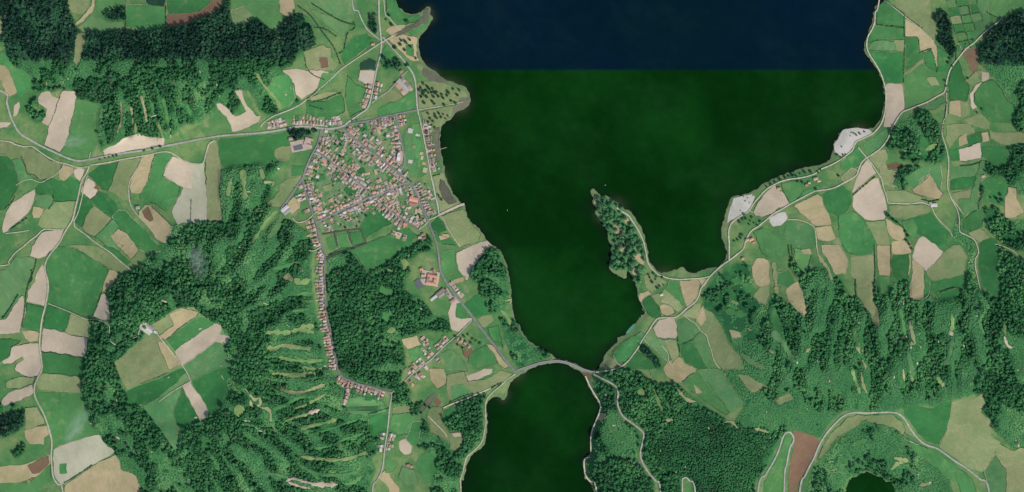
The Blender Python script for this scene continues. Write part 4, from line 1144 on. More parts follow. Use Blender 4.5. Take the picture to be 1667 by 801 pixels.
# roads
for n_, (k, wd, p) in enumerate(ROAD):
    V, Fc = [], []; up = 2.9 + n_ * .006
    for i, (x, y) in enumerate(p):
        a, b = p[max(i - 1, 0)], p[min(i + 1, len(p) - 1)]
        dx, dy = b[0] - a[0], b[1] - a[1]; l = math.hypot(dx, dy) or 1
        nx_, ny_ = -dy / l, dx / l
        h = wd * .5 * (1 + .3 * (float(vnoise(x, y, 5)) - .5) + .1 * math.sin(i * 1.7 + n_)) * (1.12 if k in ('track', 'sand') else 1)
        zc = max(hz(x, y), hz(x + nx_ * h, y + ny_ * h), hz(x - nx_ * h, y - ny_ * h), .6)
        for s_ in (-1, 0, 1):
            V.append((wx(x + nx_ * h * s_), wy(y + ny_ * h * s_), zc + up + (.12 if s_ == 0 else 0)))
        if i:
            q = (i - 1) * 3
            Fc += [(q, q + 1, q + 4, q + 3), (q + 1, q + 2, q + 5, q + 4)]
    c = p[len(p) // 2]
    o = mesh_obj({'paved': 'road', 'street': 'street', 'lane': 'lane', 'track': 'farm_track', 'sand': 'sandy_path'}[k], V, Fc, MATS[k], None, (wx(c[0]), wy(c[1]), hz(*c)))
    if o.data.polygons[0].normal.z < 0: o.data.flip_normals()
    o['kind'] = 'structure'
# ------------------------------------------------------------------ trees
def crown_mesh(name, seed, mat, kind='round', sub=2, leaves=46):
    r = random.Random(seed); bm = bmesh.new()
    bmesh.ops.create_icosphere(bm, subdivisions=sub, radius=1.0)
    lumps = [(Vector((r.gauss(0, 1), r.gauss(0, 1), r.gauss(.2, .7))).normalized(), r.uniform(.18, .42)) for _ in range(9)]
    for v in bm.verts:
        d = v.co.normalized(); k = .72
        for l, a in lumps: k += a * max(0, d.dot(l) - .55) * 1.6
        k += r.uniform(-.07, .07)
        if kind == 'cone':
            z = d.z; k2 = max(.12, 1 - (z + 1) * .46); v.co = Vector((d.x * k2 * 1.0 * k * 1.35, d.y * k2 * k * 1.35, z * 1.35))
        elif kind == 'bush': v.co = Vector((d.x * k, d.y * k, d.z * k * .55))
        else: v.co = Vector((d.x * k, d.y * k, d.z * k * (.85 if d.z > 0 else .6)))
    base = [v.co.copy() for v in bm.verts if v.co.z > -.35]
    for _ in range(leaves):          # loose leaf sprays standing off the crown
        c = r.choice(base) * r.uniform(.95, 1.22); n = Vector((r.gauss(0, 1), r.gauss(0, 1), r.gauss(.6, .6))).normalized()
        u = n.orthogonal().normalized(); w_ = n.cross(u); s = r.uniform(.13, .27)
        vs = [bm.verts.new(c + u * s * a + w_ * s * b) for a, b in ((-1, -.5), (.9, -.7), (.3, 1))]
        bm.faces.new(vs)
    me = bpy.data.meshes.new(name); bm.to_mesh(me); bm.free(); me.materials.append(mat); return me
def trunk_mesh(name, hgt, r0):
    bm = bmesh.new(); n = 6; rings = []
    for k, (z, r) in enumerate(((0, r0), (hgt * .5, r0 * .7), (hgt, r0 * .35))):
        rings.append([bm.verts.new((math.cos(a * 2 * math.pi / n) * r, math.sin(a * 2 * math.pi / n) * r, z)) for a in range(n)])
    for a, b in zip(rings[:-1], rings[1:]):
        for i in range(n): bm.faces.new((a[i], a[(i + 1) % n], b[(i + 1) % n], b[i]))
    bm.faces.new(rings[-1])
    for q in range(3):               # limbs
        an = q * 2.1 + .4; d = Vector((math.cos(an), math.sin(an), .9))
        b0 = Vector((0, 0, hgt * .6)); b1 = b0 + d * hgt * .42
        s = d.orthogonal().normalized() * r0 * .35; t_ = d.cross(s).normalized() * r0 * .35
        lo = [bm.verts.new(b0 + s), bm.verts.new(b0 - s * .5 + t_), bm.verts.new(b0 - s * .5 - t_)]; hi = bm.verts.new(b1)
        for i in range(3): bm.faces.new((lo[i], lo[(i + 1) % 3], hi))
    me = bpy.data.meshes.new(name); bm.to_mesh(me); bm.free(); me.materials.append(MATS['bark']); return me
PROTO = {}
def crowns(key, rows):
    c = bpy.data.collections.new('crowns_' + key); PROTO[key] = c
    for q, (mat, kd) in enumerate(rows):
        o = bpy.data.objects.new('crown_%d' % q, crown_mesh('crown', 10 * q + ord(key), MATS[mat], kd)); c.objects.link(o)
BUSH = [('leaf_light', 'bush')] * 4 + [('leaf_light', 'round')]
crowns('F', [('leaf_mid', 'round')] * 3 + [('leaf_mid', 'cone'), ('leaf_mid', 'round')] + BUSH)
crowns('D', [('leaf_dark', 'round'), ('leaf_dark', 'cone'), ('leaf_dark', 'round'), ('leaf_dark', 'cone'), ('leaf_dark', 'round')] + [('leaf_dark', 'bush')] * 5)
crowns('L', [('leaf_mid', 'round')] * 5 + BUSH)
def scatter_group(key):
    g = bpy.data.node_groups.new('scatter_' + key, 'GeometryNodeTree')
    g.interface.new_socket('Geometry', in_out='INPUT', socket_type='NodeSocketGeometry'); g.interface.new_socket('Geometry', in_out='OUTPUT', socket_type='NodeSocketGeometry')
    N = g.nodes; i = N.new('NodeGroupInput'); o = N.new('NodeGroupOutput')
    ip = N.new('GeometryNodeInstanceOnPoints'); ci = N.new('GeometryNodeCollectionInfo')
    ci.inputs['Collection'].default_value = PROTO[key]; ci.inputs['Separate Children'].default_value = True; ci.inputs['Reset Children'].default_value = True
    def attr(n, typ):
        a = N.new('GeometryNodeInputNamedAttribute'); a.data_type = typ; a.inputs['Name'].default_value = n; return a.outputs['Attribute']
    L = g.links; L.new(i.outputs[0], ip.inputs['Points']); L.new(ci.outputs[0], ip.inputs['Instance'])
    ip.inputs['Pick Instance'].default_value = True
    L.new(attr('pick', 'INT'), ip.inputs['Instance Index']); L.new(attr('turn', 'FLOAT_VECTOR'), ip.inputs['Rotation']); L.new(attr('size', 'FLOAT_VECTOR'), ip.inputs['Scale'])
    L.new(ip.outputs[0], o.inputs[0]); return g
GROUPS = {k: scatter_group(k) for k in PROTO}
TREES = 0
TALL = dict(plantation=1.2, eastdense=.9, centre=.85, nwlow=.6, southshore=.75, southeast=.85, nelow=.7, causeway=.35, craterlake=-.03, mound=.7, cone=.5, gullies=.42, schoolwood=1, triangle=.9)
claimed = np.zeros_like(CLEAR)
for key, (lab, kind, dens, poly) in FOREST.items():
    xs = [p[0] for p in poly]; ys = [p[1] for p in poly]
    x0, x1, y0, y1 = max(min(xs), -EDGE + 1), min(max(xs), PIW + EDGE - 1), max(min(ys), -EDGE + 1), min(max(ys), PIH + EDGE - 1)
    st = 2.75 if kind != 'L' else 2.5
    ax, ay = np.meshgrid(np.arange(x0, x1, st), np.arange(y0, y1, st)); ax = ax + (np.arange(ax.shape[0]) % 2)[:, None] * st * .5
    ax = ax.ravel() + rng.uniform(-1, 1, ax.size) * st * .46; ay = ay.ravel() + rng.uniform(-1, 1, ay.size) * st * .46
    wig = 7 if key in ('plantation', 'eastdense') else 2.4
    if key in ('nw', 'ne'): wig = 0
    fuzz = rng.uniform(-6, 6, ax.size) if key in ('nw', 'ne') else 0
    ok = inpoly(ax + (vnoise(ax, ay, 7) - .5) * 2 * wig, ay + (vnoise(ay, ax, 7) - .5) * 2 * wig + np.where((ay > 85) & (ay < 115), fuzz, 0), poly)
    i_ = np.clip((ax + EDGE).astype(int), 0, CLEAR.shape[1] - 1); j_ = np.clip((ay + EDGE).astype(int), 0, CLEAR.shape[0] - 1)
    ok &= ~CLEAR[j_, i_] & ~claimed[j_, i_]
    gap = vnoise(ax, ay, 11) * .6 + vnoise(ax, ay, 4.5) * .4
    lim = 1.0 if dens >= 1 else dens
    ok &= gap < np.interp(lim, [.3, .5, .75, 1.0], [.42, .5, .62, .80])
    ax, ay = ax[ok], ay[ok]
    if key not in ('nw', 'ne'): raster(poly, claimed)
    if not len(ax): continue
    n = len(ax); TREES += n
    rg = gridat(R, ax, ay) + rng.uniform(-.08, .08, n)
    if key == 'cone': rg = rg - .4 * sstep(185, 150, np.hypot(ax - 285, ay - 600))
    if key == 'gullies': rg = rg - .3 * sstep(1180, 1120, ax) - .14 * sstep(1290, 1240, ax) * sstep(570, 610, ay)
    tall = rg < TALL.get(key, .55 if kind == 'F' else .95 if kind == 'D' else .22)
    big = vnoise(ax, ay, 26) * .6 + vnoise(ax, ay, 9) * .4
    sz = np.where(tall, (2.8 + 4.2 * rng.random(n) ** 2.4) * (.8 + .5 * big), (2.8 + 1.8 * rng.random(n)))
    if key == 'plantation': sz = 3.5 + 1.2 * rng.random(n)
    hgt = np.where(tall, np.where(rng.random(n) < .5, .95, 1.2) * (.85 + .4 * rng.random(n)), .38)
    zz = gridat(Z, ax, ay) + np.where(tall, sz * hgt * .5 + 5.0 + 7.5 * rng.random(n) * big, sz * .1)
    if kind == 'D': zz += 2.5
    if key == 'plantation': zz = gridat(Z, ax, ay) + 3 + .9 * rng.random(n)
    me = bpy.data.meshes.new('forest'); me.vertices.add(n)
    me.vertices.foreach_set('co', np.stack([wx(ax), wy(ay), zz], 1).astype(np.float32).ravel())
    a_ = me.attributes.new('pick', 'INT', 'POINT'); a_.data.foreach_set('value', (rng.integers(0, 5, n) + np.where(tall, 0, 5)).astype(np.int32))
    a_ = me.attributes.new('turn', 'FLOAT_VECTOR', 'POINT'); a_.data.foreach_set('vector', np.stack([rng.uniform(-.1, .1, n), rng.uniform(-.1, .1, n), rng.uniform(0, 6.28, n)], 1).astype(np.float32).ravel())
    a_ = me.attributes.new('size', 'FLOAT_VECTOR', 'POINT'); a_.data.foreach_set('vector', np.stack([sz, sz, sz * hgt], 1).astype(np.float32).ravel())
    tint = np.clip(vnoise(ax, ay, 34) * .75 + vnoise(ay, ax, 10) * .55 - .2 + rng.uniform(-.12, .12, n) * np.where(tall, 1, .4), 0, 1)
    if key == 'plantation': tint = np.clip(tint * .8, 0, 1)
    if key in ('nwlow', 'nelow'): tint *= .35 + .65 * sstep(98, 132, ay)
    if key == 'gullies': tint = np.clip(np.where(tall, tint + .15, tint * .6), 0, 1)
    if kind == 'D': tint = np.clip(tint * .8 + .7 * sstep(.55, .75, vnoise(ax, ay, 20)), 0, 1)
    a_ = me.attributes.new('tint', 'FLOAT', 'POINT'); a_.data.foreach_set('value', tint.astype(np.float32))
    o = bpy.data.objects.new('scrub' if kind == 'L' else 'forest', me); COL.objects.link(o)
    md = o.modifiers.new('trees', 'NODES'); md.node_group = GROUPS[kind]
    o['kind'] = 'stuff'; o['label'] = lab; o['category'] = 'scrub' if kind == 'L' else 'forest'
print('forest trees', TREES)

# single trees one can tell apart
TM = []
for q in range(4):
    TM.append((trunk_mesh('trunk', 1.0, .13), crown_mesh('crown', 70 + q, MATS['leaf_tree'], 'round', 2, 70)))
TD = [(trunk_mesh('trunk', 1.0, .13), crown_mesh('crown', 90 + q, MATS['leaf_hedge'], 'cone' if q == 2 else 'round', 2, 70)) for q in range(3)]
NT = 0
def tree(x, y, r, label, group, dark=False, name='tree'):
    global NT
    if at(WATER, x, y): return None
    NT += 1
    t_, c_ = random.choice(TD if dark else TM)
    e = empty(name, P3(x, y), random.uniform(0, 6.28)); tag(e, label, 'tree', group)
    r *= S
    h = r * random.uniform(1.0, 1.5)
    a = bpy.data.objects.new('trunk', t_); b = bpy.data.objects.new('crown', c_)
    for q in (a, b): COL.objects.link(q); q.parent = e
    a.scale = (r, r, h * 1.3); b.location = (0, 0, h * 1.1); s = random.uniform(.9, 1.1); b.scale = (r * s, r / s, h * .8)
    return e
ORD = ['', 'first', 'second', 'third', 'fourth', 'fifth', 'sixth', 'seventh', 'eighth', 'ninth', 'tenth', 'eleventh', 'twelfth', 'thirteenth', 'fourteenth', 'fifteenth', 'sixteenth', 'seventeenth', 'eighteenth', 'nineteenth', 'twentieth']
def ordinal(n):
    if n > 100: return ('two' if n > 200 else 'one') + ' hundred ' + ordinal(n % 100 or 100)
    if n == 100: return 'hundredth'
    if n <= 20: return ORD[n]
    s = {2: 'twenty', 3: 'thirty', 4: 'forty', 5: 'fifty', 6: 'sixty', 7: 'seventy', 8: 'eighty', 9: 'ninety'}[n % 100 // 10]
    return s + '-' + ORD[n % 10] if n % 10 else s[:-1] + 'ieth'
def nth(n, of): return 'leftmost ' + of if n == 1 else ordinal(n) + ' ' + of + ' from the left'
def spots(s, r, label, group, dark=True):
    for n, (x, y) in enumerate(sorted(nums(s))): tree(x, y, r * random.uniform(.75, 1.25), label + ', ' + ('leftmost' if n == 0 else ordinal(n + 1) + ' from left'), group, dark)
spots("689 136 683 147 690 150 696 142 705 145 708 152 714 157 695 158 690 155 704 166 707 169 719 154 730 151 738 145 745 155 735 165 741 168 723 171 691 168 685 143 688 153 703 151 700 146 711 150 698 152 706 158 728 156 722 160 748 148 694 148 686 158", 1.9,
      'dark tree on the grassy point', 'trees on the grassy point')
spots("697 185 708 186 715 185 722 187 729 189 712 193 705 198 700 193 718 191 709 190 725 193 703 204 708 208 697 199", 1.7,
      'dark tree below the path to the point', 'trees below the path')
spots("653 66 652 73 660 68 662 71 667 65 659 82 643 78 644 77 638 41 663 35 660 34 677 95 664 106 652 105 661 107 634 26 629 32 648 98 668 76", 1.9,
      'dark round tree on the lake meadow beside the upper road', 'trees on the upper lake meadow')
spots("1058 452 1062 459 1067 455 1078 452 1070 469 1074 466 1080 464 1064 446 1056 448 1068 451", 1.7,
      'dark tree on the tan campsite grass behind the small bay', 'campsite trees')
spots("1386 216 1390 217 1398 216 1400 218 1407 215 1370 239 1376 251 1384 221 1394 220", 1.1,
      'small bush on the grey gravel beach point', 'bushes on the gravel beach')
spots("1213 327 1217 322 1220 330 1205 343 1210 320 1226 318", .8, 'tiny bush on the grey beach at the bay corner', 'bushes on the bay beach')
spots("1278 289 1284 287 1290 286 1296 287 1302 283 1310 281 1270 293 1262 297 1255 301 1248 304 1332 281 1320 280 1336 277 1299 296 1306 297 1363 252 1368 256 1372 252 1365 286 1328 308", 1.9,
      'shore tree between the lake and the east shore road', 'trees along the east shore road')
spots("1215 357 1222 360 1228 364 1233 367 1220 366 1225 355 1205 362 1212 350 1238 362 1210 358 1201 391 1206 388 1196 393 1208 384", 2.0,
      'garden tree beside the red-roofed farm near the bay', 'trees by the bay farm', False)
spots("163 260 172 258 178 256 191 253 234 246 236 245 249 242 262 239 185 254", 1.5, 'small roadside tree on the verge of the straight west road', 'trees on the west road verge')
spots("667 322 670 326 668 318 716 322 719 325 714 318", 1.4, 'lone bush on the wet lake meadow', 'bushes on the lake meadow')
spots("676 664 681 668 686 672 678 674 693 660 700 664 672 674", 2.2, 'dark tree around the grey parking strip', 'trees by the parking strip')
spots("750 553 756 548 762 545 770 553 776 556 768 560 758 556 746 562 755 568 782 560 742 548", 2.0, 'garden tree south of the lane to the hamlet', 'trees by the hamlet lane', False)
spots("1543 102 1546 96 1550 108 1538 132 1540 140 1575 128 1590 184 1598 178 1412 92 1435 186 1583 66", 1.6, 'single dark tree by the right-hand farm roads', 'trees by the right farm roads')
spots("1622 324 1626 330 1630 326 1628 318 1612 322 1598 312 1597 318 1600 306 1618 340 1624 342", 2.2, 'dark tree at the edge of the round green field', 'trees by the round field')
spots("1447 352 1454 358 1460 362 1474 378 1478 384 1476 392 1480 398 1443 348 1484 405", 2.0, 'dark tree beside the dry field', 'trees by the dry field')
# wood on the peninsula: crowns one can count
PEN = nums("968 322 978 318 1000 330 1020 345 1032 360 1042 380 1047 400 1050 430 1045 450 1040 470 1030 450 1022 438 1000 440 994 432 997 400 990 380 975 350 971 338")
cnt = 0; tries = 0; got = []
while cnt < 140 and tries < 6000:
    tries += 1
    x, y = random.uniform(962, 1052), random.uniform(316, 474)
    if not inpoly(np.array([x]), np.array([y]), PEN)[0] or at(CLEAR, x, y): continue
    r_ = random.uniform(2.6, 4.2) if y > 400 else random.uniform(2.0, 3.3)
    if any((x - a) ** 2 + (y - b) ** 2 < (r_ + c) ** 2 * .34 for a, b, c in got): continue
    got.append((x, y, r_)); cnt += 1
PN = {}
for x, y, r_ in sorted(got, key=lambda g: g[1]):
    z = 'near the tip of the peninsula' if y < 365 else 'in the middle of the peninsula' if y < 405 else 'at the foot of the peninsula'
    PN[z] = PN.get(z, 0) + 1
    tree(x, y, r_, 'round green tree ' + z + ', ' + ('topmost' if PN[z] == 1 else ordinal(PN[z]) + ' from top'), 'trees ' + z, random.random() < .2)
sheet('peninsula_meadow', [(a, b) for a, b in PEN], MATS['M'], .5)
for s_ in ("990 345 998 348 1002 355 996 360 990 354", "1000 365 1012 368 1016 378 1008 384 1000 376", "1018 352 1024 358 1022 366 1016 360", "1004 395 1014 392 1020 402 1010 410", "1028 390 1036 394 1038 404 1030 404", "1030 440 1036 436 1036 448 1031 450", "966 322 974 320 978 334 970 336"):
    sheet('sandy_clearing', smooth(nums(s_), True, 1.5), MATS['T'], 1.4, 3.0, .4, 2.5)
# hedges: each a low leafy wall of its own
HN = {}
def hedge(pts, wd, where):
    r = random.Random(int(pts[0][0] * 7 + pts[0][1])); q = smooth(pts, False, 1.1); bm = bmesh.new()
    for x, y in q:
        if r.random() < .07 or at(WATER, x, y): continue
        p = P3(x + r.uniform(-.3, .3), y + r.uniform(-.3, .3)); s = wd * S * .5 * r.uniform(.7, 1.35)
        m = bmesh.ops.create_icosphere(bm, subdivisions=1, radius=1.0)
        for v in m['verts']:
            d = v.co.copy(); k = r.uniform(.75, 1.15)
            v.co = p + Vector((d.x * s * k, d.y * s * k, 1.6 + d.z * k * s * 1.1 + s * .5))
    if not bm.verts: return
    me = bpy.data.meshes.new('hedge'); bm.to_mesh(me); bm.free(); me.materials.append(MATS['leaf_hedge'])
    o = bpy.data.objects.new('hedge', me); COL.objects.link(o)
    HN[where] = HN.get(where, 0) + 1
    tag(o, (ordinal(HN[where]) + ' hedge from left, ' + where).replace('the ', ''), 'hedge', 'hedges along the ' + where)
for ln in sorted(HEDGES.strip().splitlines(), key=lambda l: min(p[0] for p in nums(l.split('|')[2]))):
    a, b, c = ln.split('|'); hedge(nums(c), float(b), a)
for k_, p_ in GRIDF[::2]: hedge([p_[0], p_[1], p_[2]], 1.1, 'block of little square fields in the top right')

# ------------------------------------------------------------------ houses
def house_meshes(L, W, h, rise):
    a, b = L / 2, W / 2
    v = [(-a, -b, -3), (a, -b, -3), (a, b, -3), (-a, b, -3), (-a, -b, h), (a, -b, h), (a, b, h), (-a, b, h), (-a, 0, h + rise), (a, 0, h + rise)]
    f = [(0, 1, 5, 4), (1, 2, 6, 9, 5), (2, 3, 7, 6), (3, 0, 4, 8, 7)]
    wl = bpy.data.meshes.new('wall'); wl.from_pydata(v, [], f); wl.materials.append(None)
    e = .6; k = rise / b; z0 = h - e * k; A, B = a + .5, b + e
    v = [(-A, -B, z0 + .05), (A, -B, z0 + .05), (A, 0, h + rise + .05), (-A, 0, h + rise + .05), (A, B, z0 + .05), (-A, B, z0 + .05)]
    v += [(x, y, z + .3) for x, y, z in v]
    f = [(6, 7, 8, 9), (9, 8, 10, 11), (1, 0, 3, 2), (2, 3, 5, 4), (0, 1, 7, 6), (4, 5, 11, 10), (1, 2, 8, 7), (2, 4, 10, 8), (3, 0, 6, 9), (5, 3, 9, 11)]
    rf = bpy.data.meshes.new('roof'); rf.from_pydata(v, [], f); rf.materials.append(None)
    return wl, rf
HM = [house_meshes(*d) for d in ((12, 9, 5, 2.4), (14, 9, 5.5, 2.4), (10, 9, 4.5, 2.6), (16, 10, 5.5, 2.6), (11, 8, 3.6, 2.2), (20, 9, 5, 2.2))]
SM = [house_meshes(*d) for d in ((9, 6, 2.8, 1.1), (8, 7, 2.8, 1.1), (12, 6, 3.0, 1.2))]
def put(o, me, mat, parent):
    c = bpy.data.objects.new(me.name.split('.')[0], me); COL.objects.link(c); c.parent = parent
    c.material_slots[0].link = 'OBJECT'; c.material_slots[0].material = mat; return c
HOUSES = []
ROOFW = dict(orange='orange-roofed', red='red-roofed', pink='pink-roofed', brown='brown-roofed', dark='dark-roofed', white='white-roofed', grey='grey-roofed')
def free(x, y, d):
    if at(WATER, x, y) or at(ONROAD, x, y): return False
    return all((x - a) ** 2 + (y - b) ** 2 > (d + c) ** 2 for a, b, c in HOUSES)
def house(x, y, ang, roof, label, group, kind=None, cat='house', name='house', meshes=None, scale=1.0):
    m = meshes or HM; k = random.randrange(len(m)) if kind is None else kind
    e = empty(name, P3(x, y, 1.0), ang); e.scale = (scale, scale, 1)
    tag(e, label, cat, group)
    put(e, m[k][0], MATS['wall_white' if random.random() < .7 else 'wall_cream'], e); put(e, m[k][1], MATS['roof_' + roof], e)
    return e
PALS = dict(mix=['orange', 'red', 'pink', 'pink', 'brown', 'white', 'red', 'pink', 'pink', 'grey'], warm=['orange', 'orange', 'red', 'pink', 'pink', 'white'], dull=['brown', 'dark', 'pink', 'brown', 'grey'], row=['pink', 'red', 'brown', 'pink', 'grey', 'white', 'orange'])
ROWS = [  # street, plan line, side (+1 to the right of travel), set-back, spacing, palette, chance, garden depth
 ('north side of the street entering from the west', "476 206 500 206 522 208 545 208 560 203", -1, 6, 5.2, 'row', 1, 9, 'from the west', True),
 ('north side of the west approach road', "428 214 450 212 473 207", -1, 6.5, 7, 'mix', .85, 6, 'from the west', False),
 ('south side of the straight street to the lake point', "600 197 620 191 644 187", 1, 5, 5.4, 'dull', 1, 6, 'from the west', True),
 ('upper side of the diagonal main street', "562 214 590 235 615 254 645 278 660 292", -1, 5, 6.0, 'warm', .92, 9, 'from its top end', False),
 ('lower side of the diagonal main street', "562 214 590 235 615 254 645 278 660 292", 1, 5, 6.0, 'mix', .92, 9, 'from its top end', False),
 ('upper side of the middle lane', "520 249 545 268 570 287 600 312", -1, 4.6, 6.2, 'mix', .95, 9, 'from its top end', False),
 ('lower side of the middle lane', "520 249 545 268 570 287 600 312", 1, 4.6, 6.2, 'row', .95, 9, 'from its top end', False),
 ('upper side of the south-east lane', "616 324 632 340 655 357 680 373", -1, 4.6, 6.0, 'mix', .9, 7, 'from its top end', False),
 ('lower side of the south-east lane', "616 324 632 340 655 357 668 364", 1, 4.6, 6.0, 'mix', .9, 7, 'from its top end', False),
 ('north side of the cross street', "522 359 555 343 585 329 612 318 640 307 660 299", -1, 5, 5.8, 'row', .95, 8, 'from the west', False),
 ('south side of the cross street', "522 359 555 343 585 329 612 318 640 307 655 300", 1, 5, 6.2, 'mix', .9, 8, 'from the west', False),
 ('east side of the curving west street', "521 222 515 240 502 265 495 284", -1, 5.2, 6.0, 'mix', .95, 9, 'from the north', False),
 ('west side of the upper long street', "494 300 506 338 519 380", 1, 5, 6.6, 'mix', .7, 8, 'from the north', False),
 ('east side of the upper long street', "494 300 500 320 508 345", -1, 5, 5.6, 'row', .95, 9, 'from the north', False),
 ('west side of the long straight street', "521 385 524 400 530 418 529 440 530 490 538 535 546 575 550 600", 1, 4.6, 4.9, 'row', 1, 0, 'from the north', True),
 ('outer side of the bend below the long street', "553 609 570 619 600 628 630 638", 1, 5, 5.8, 'mix', .85, 7, 'from the west', False),
 ('west side of the short dark street', "646 192 651 220 657 250", 1, 5, 6.0, 'mix', .9, 8, 'from the north', False),
 ('east side of the short dark street', "646 188 649 208", -1, 4.8, 6.0, 'warm', 1, 4, 'from the north', False),
 ('east side of the main road terraces', "671 303 680 320 690 345 695 353", -1, 5.6, 4.6, 'dull', 1, 0, 'from the north', True),
 ('west side of the main road', "673 308 678 318", 1, 6, 6.5, 'warm', 1, 3, 'from the north', False),
 ('lake side of the promenade road', "686 196 692 235 699 272 704 292", -1, 6, 8.6, 'dull', .9, 0, 'from the north', False),
 ('west side of the road north of the village', "610 138 604 160 598 176", 1, 6, 8, 'warm', .8, 3, 'from the north', False),
 ('east side of the road north of the village', "612 126 606 150 602 165", -1, 6, 7, 'warm', .85, 3, 'from the north', False),
 ('upper side of the hamlet lane', "733 555 715 572 690 594 668 612", 1, 5.5, 6.5, 'mix', .7, 5, 'from its east end', False),
 ('lower side of the hamlet lane', "720 567 702 585 680 602 662 618", -1, 5.5, 7, 'mix', .6, 5, 'from its east end', False),
 ('left side of the lake road', "721 450 737 475 757 500", 1, 7, 9, 'mix', .45, 0, 'from the north', False),
 ('right side of the lake road', "728 462 737 475 750 490", -1, 6.5, 6.5, 'warm', .95, 3, 'from the north', False),
 ('left side of the bottom road hamlet', "630 704 627 722 626 736", 1, 6, 6, 'mix', .95, 5, 'from the north', False),
 ('right side of the bottom road hamlet', "630 704 627 722 626 736", -1, 6, 6, 'warm', .95, 5, 'from the north', False),
 ('track south of the square field', "640 372 662 380 690 374", 1, 5, 9, 'mix', .5, 4, 'from the west', False),
 ('garden hamlet below the lake road', "745 545 760 556 772 566", 1, 4, 7, 'mix', .7, 4, 'from the west', False),
 ('upper fringe of the hamlet lane', "690 545 700 560 690 575", 1, 4, 6, 'mix', .9, 4, 'from the north', False),
 ('lane beside the courtyard building', "716 432 700 440 688 442", -1, 5, 8, 'mix', .6, 4, 'from the east', False),
 ('spur of houses below the street bend', "566 622 570 640 563 660", 1, 4, 5.5, 'mix', .95, 0, 'from the north', False),
]
PLOTS = []
GARD = ['G', 'E', 'M', 'O', 'G', 'M', 'E', 'yard', 'T']
def rect(cx, cy, ux, uy, l, d):
    vx_, vy_ = -uy, ux
    return [(cx + ux * a * l / 2 + vx_ * b * d / 2, cy + uy * a * l / 2 + vy_ * b * d / 2) for a, b in ((-1, -1), (1, -1), (1, 1), (-1, 1))]
SHEDS = []; SHN = [0]
for desc, s, side, back, pitch, pal, prob, gd, frm, across in ROWS:
    q = smooth(nums(s), False, .5); pos_ = 0.0; nxt = pitch * .5; k = 0
    for i in range(1, len(q)):
        pos_ += math.hypot(q[i][0] - q[i - 1][0], q[i][1] - q[i - 1][1])
        if pos_ < nxt: continue
        nxt += pitch * random.uniform(.88, 1.14)
        if random.random() > prob: continue
        a, b = q[max(i - 4, 0)], q[min(i + 4, len(q) - 1)]
        l = math.hypot(b[0] - a[0], b[1] - a[1]) or 1; ux, uy = (b[0] - a[0]) / l, (b[1] - a[1]) / l
        nx_, ny_ = -uy * side, ux * side
        bk = back + random.uniform(-.5, 1.6) + (random.uniform(0, 2.6) if 'long straight' in desc else 0)
        x, y = q[i][0] + nx_ * bk, q[i][1] + ny_ * bk
        if not free(x, y, 1.7): continue
        ang = -math.atan2(uy, ux) + random.uniform(-.06, .06) + (math.pi / 2 if across or random.random() < .3 else 0)
        k += 1; roof = random.choice(PALS[pal]); HOUSES.append((x, y, 1.9))
        kd = random.choice((0, 2, 4) if pitch < 5.5 else (0, 1, 2, 3, 4, 1))
        house(x, y, ang, roof, f'{ROOFW[roof]} house, {ordinal(k)} {frm.replace("the ", "")}, {desc.replace("the ", "")}', 'village houses on the ' + desc, kd, scale=random.uniform(.72, 1.08))
        PLOTS.append(('yard', rect(x - nx_ * .6, y - ny_ * .6, ux, uy, pitch * random.uniform(.7, 1.0), random.uniform(4.5, 8.5))))
        if gd:
            PLOTS.append((random.choice(GARD), rect(x + nx_ * (2.8 + gd * .5), y + ny_ * (2.8 + gd * .5), ux, uy, pitch * random.uniform(.7, .98), gd * random.uniform(.7, 1.1))))
        for rep in range(2 if random.random() < .5 and gd else 1):
            if random.random() > .8: continue
            SHN[0] += 1; many = rep
            sx, sy = x + nx_ * random.uniform(4.0, 6.8 + 4 * rep) + ux * random.uniform(-1.4, 1.4), y + ny_ * random.uniform(4.0, 6.8 + 4 * rep) + uy * random.uniform(-1.4, 1.4)
            if len(SHEDS) < 300 and free(sx, sy, 1.0): SHEDS.append((sx, sy, ang, k, desc, frm, rep)); HOUSES.append((sx, sy, 1.2))
STREETS = [p for k, wd, p in ROAD if k == 'street']
VP = nums(VILL)
def nearest_street(x, y):
    best = (1e9, 1, 0)
    for p in STREETS:
        for i in range(0, len(p) - 2, 2):
            d = (p[i][0] - x) ** 2 + (p[i][1] - y) ** 2
            if d < best[0]:
                l = math.hypot(p[i + 2][0] - p[i][0], p[i + 2][1] - p[i][1]) or 1; best = (d, (p[i + 2][0] - p[i][0]) / l, (p[i + 2][1] - p[i][1]) / l)
    return math.sqrt(best[0]), best[1], best[2]
INF = []
for _ in range(2200):
    x, y = random.uniform(485, 710), random.uniform(196, 375)
    if not inpoly(np.array([x]), np.array([y]), VP)[0]: continue
    d, ux, uy = nearest_street(x, y)
    if d < 5 or d > 23: continue
    if len(INF) < 80 and random.random() < 1.4 - d / 22 and free(x, y, 1.5): INF.append((x, y, ux, uy)); HOUSES.append((x, y, 1.7)); PLOTS.append(('yard', rect(x, y, ux, uy, random.uniform(5, 8), random.uniform(4, 6))))
    elif len(PLOTS) < 980 and not at(ONROAD, x, y): PLOTS.append((random.choice(['yard', 'yard', 'G', 'E', 'M', 'O', 'T', 'E', 'G', 'M']), rect(x, y, -uy, ux, random.uniform(4, 9), random.uniform(1.8, 4))))
for n_, (x, y, ux, uy) in enumerate(sorted(INF)):
    rf = random.choice(['pink', 'red', 'orange', 'brown', 'pink', 'grey', 'pink', 'brown', 'white'])
    house(x, y, -math.atan2(uy, ux) + random.choice((0, math.pi / 2)), rf, f'{ROOFW[rf]} back house off the village streets, ' + ('leftmost' if n_ == 0 else ordinal(n_ + 1) + ' from left'), 'back houses off the village streets', random.choice((0, 2, 4, 4)), scale=random.uniform(.7, 1.05))
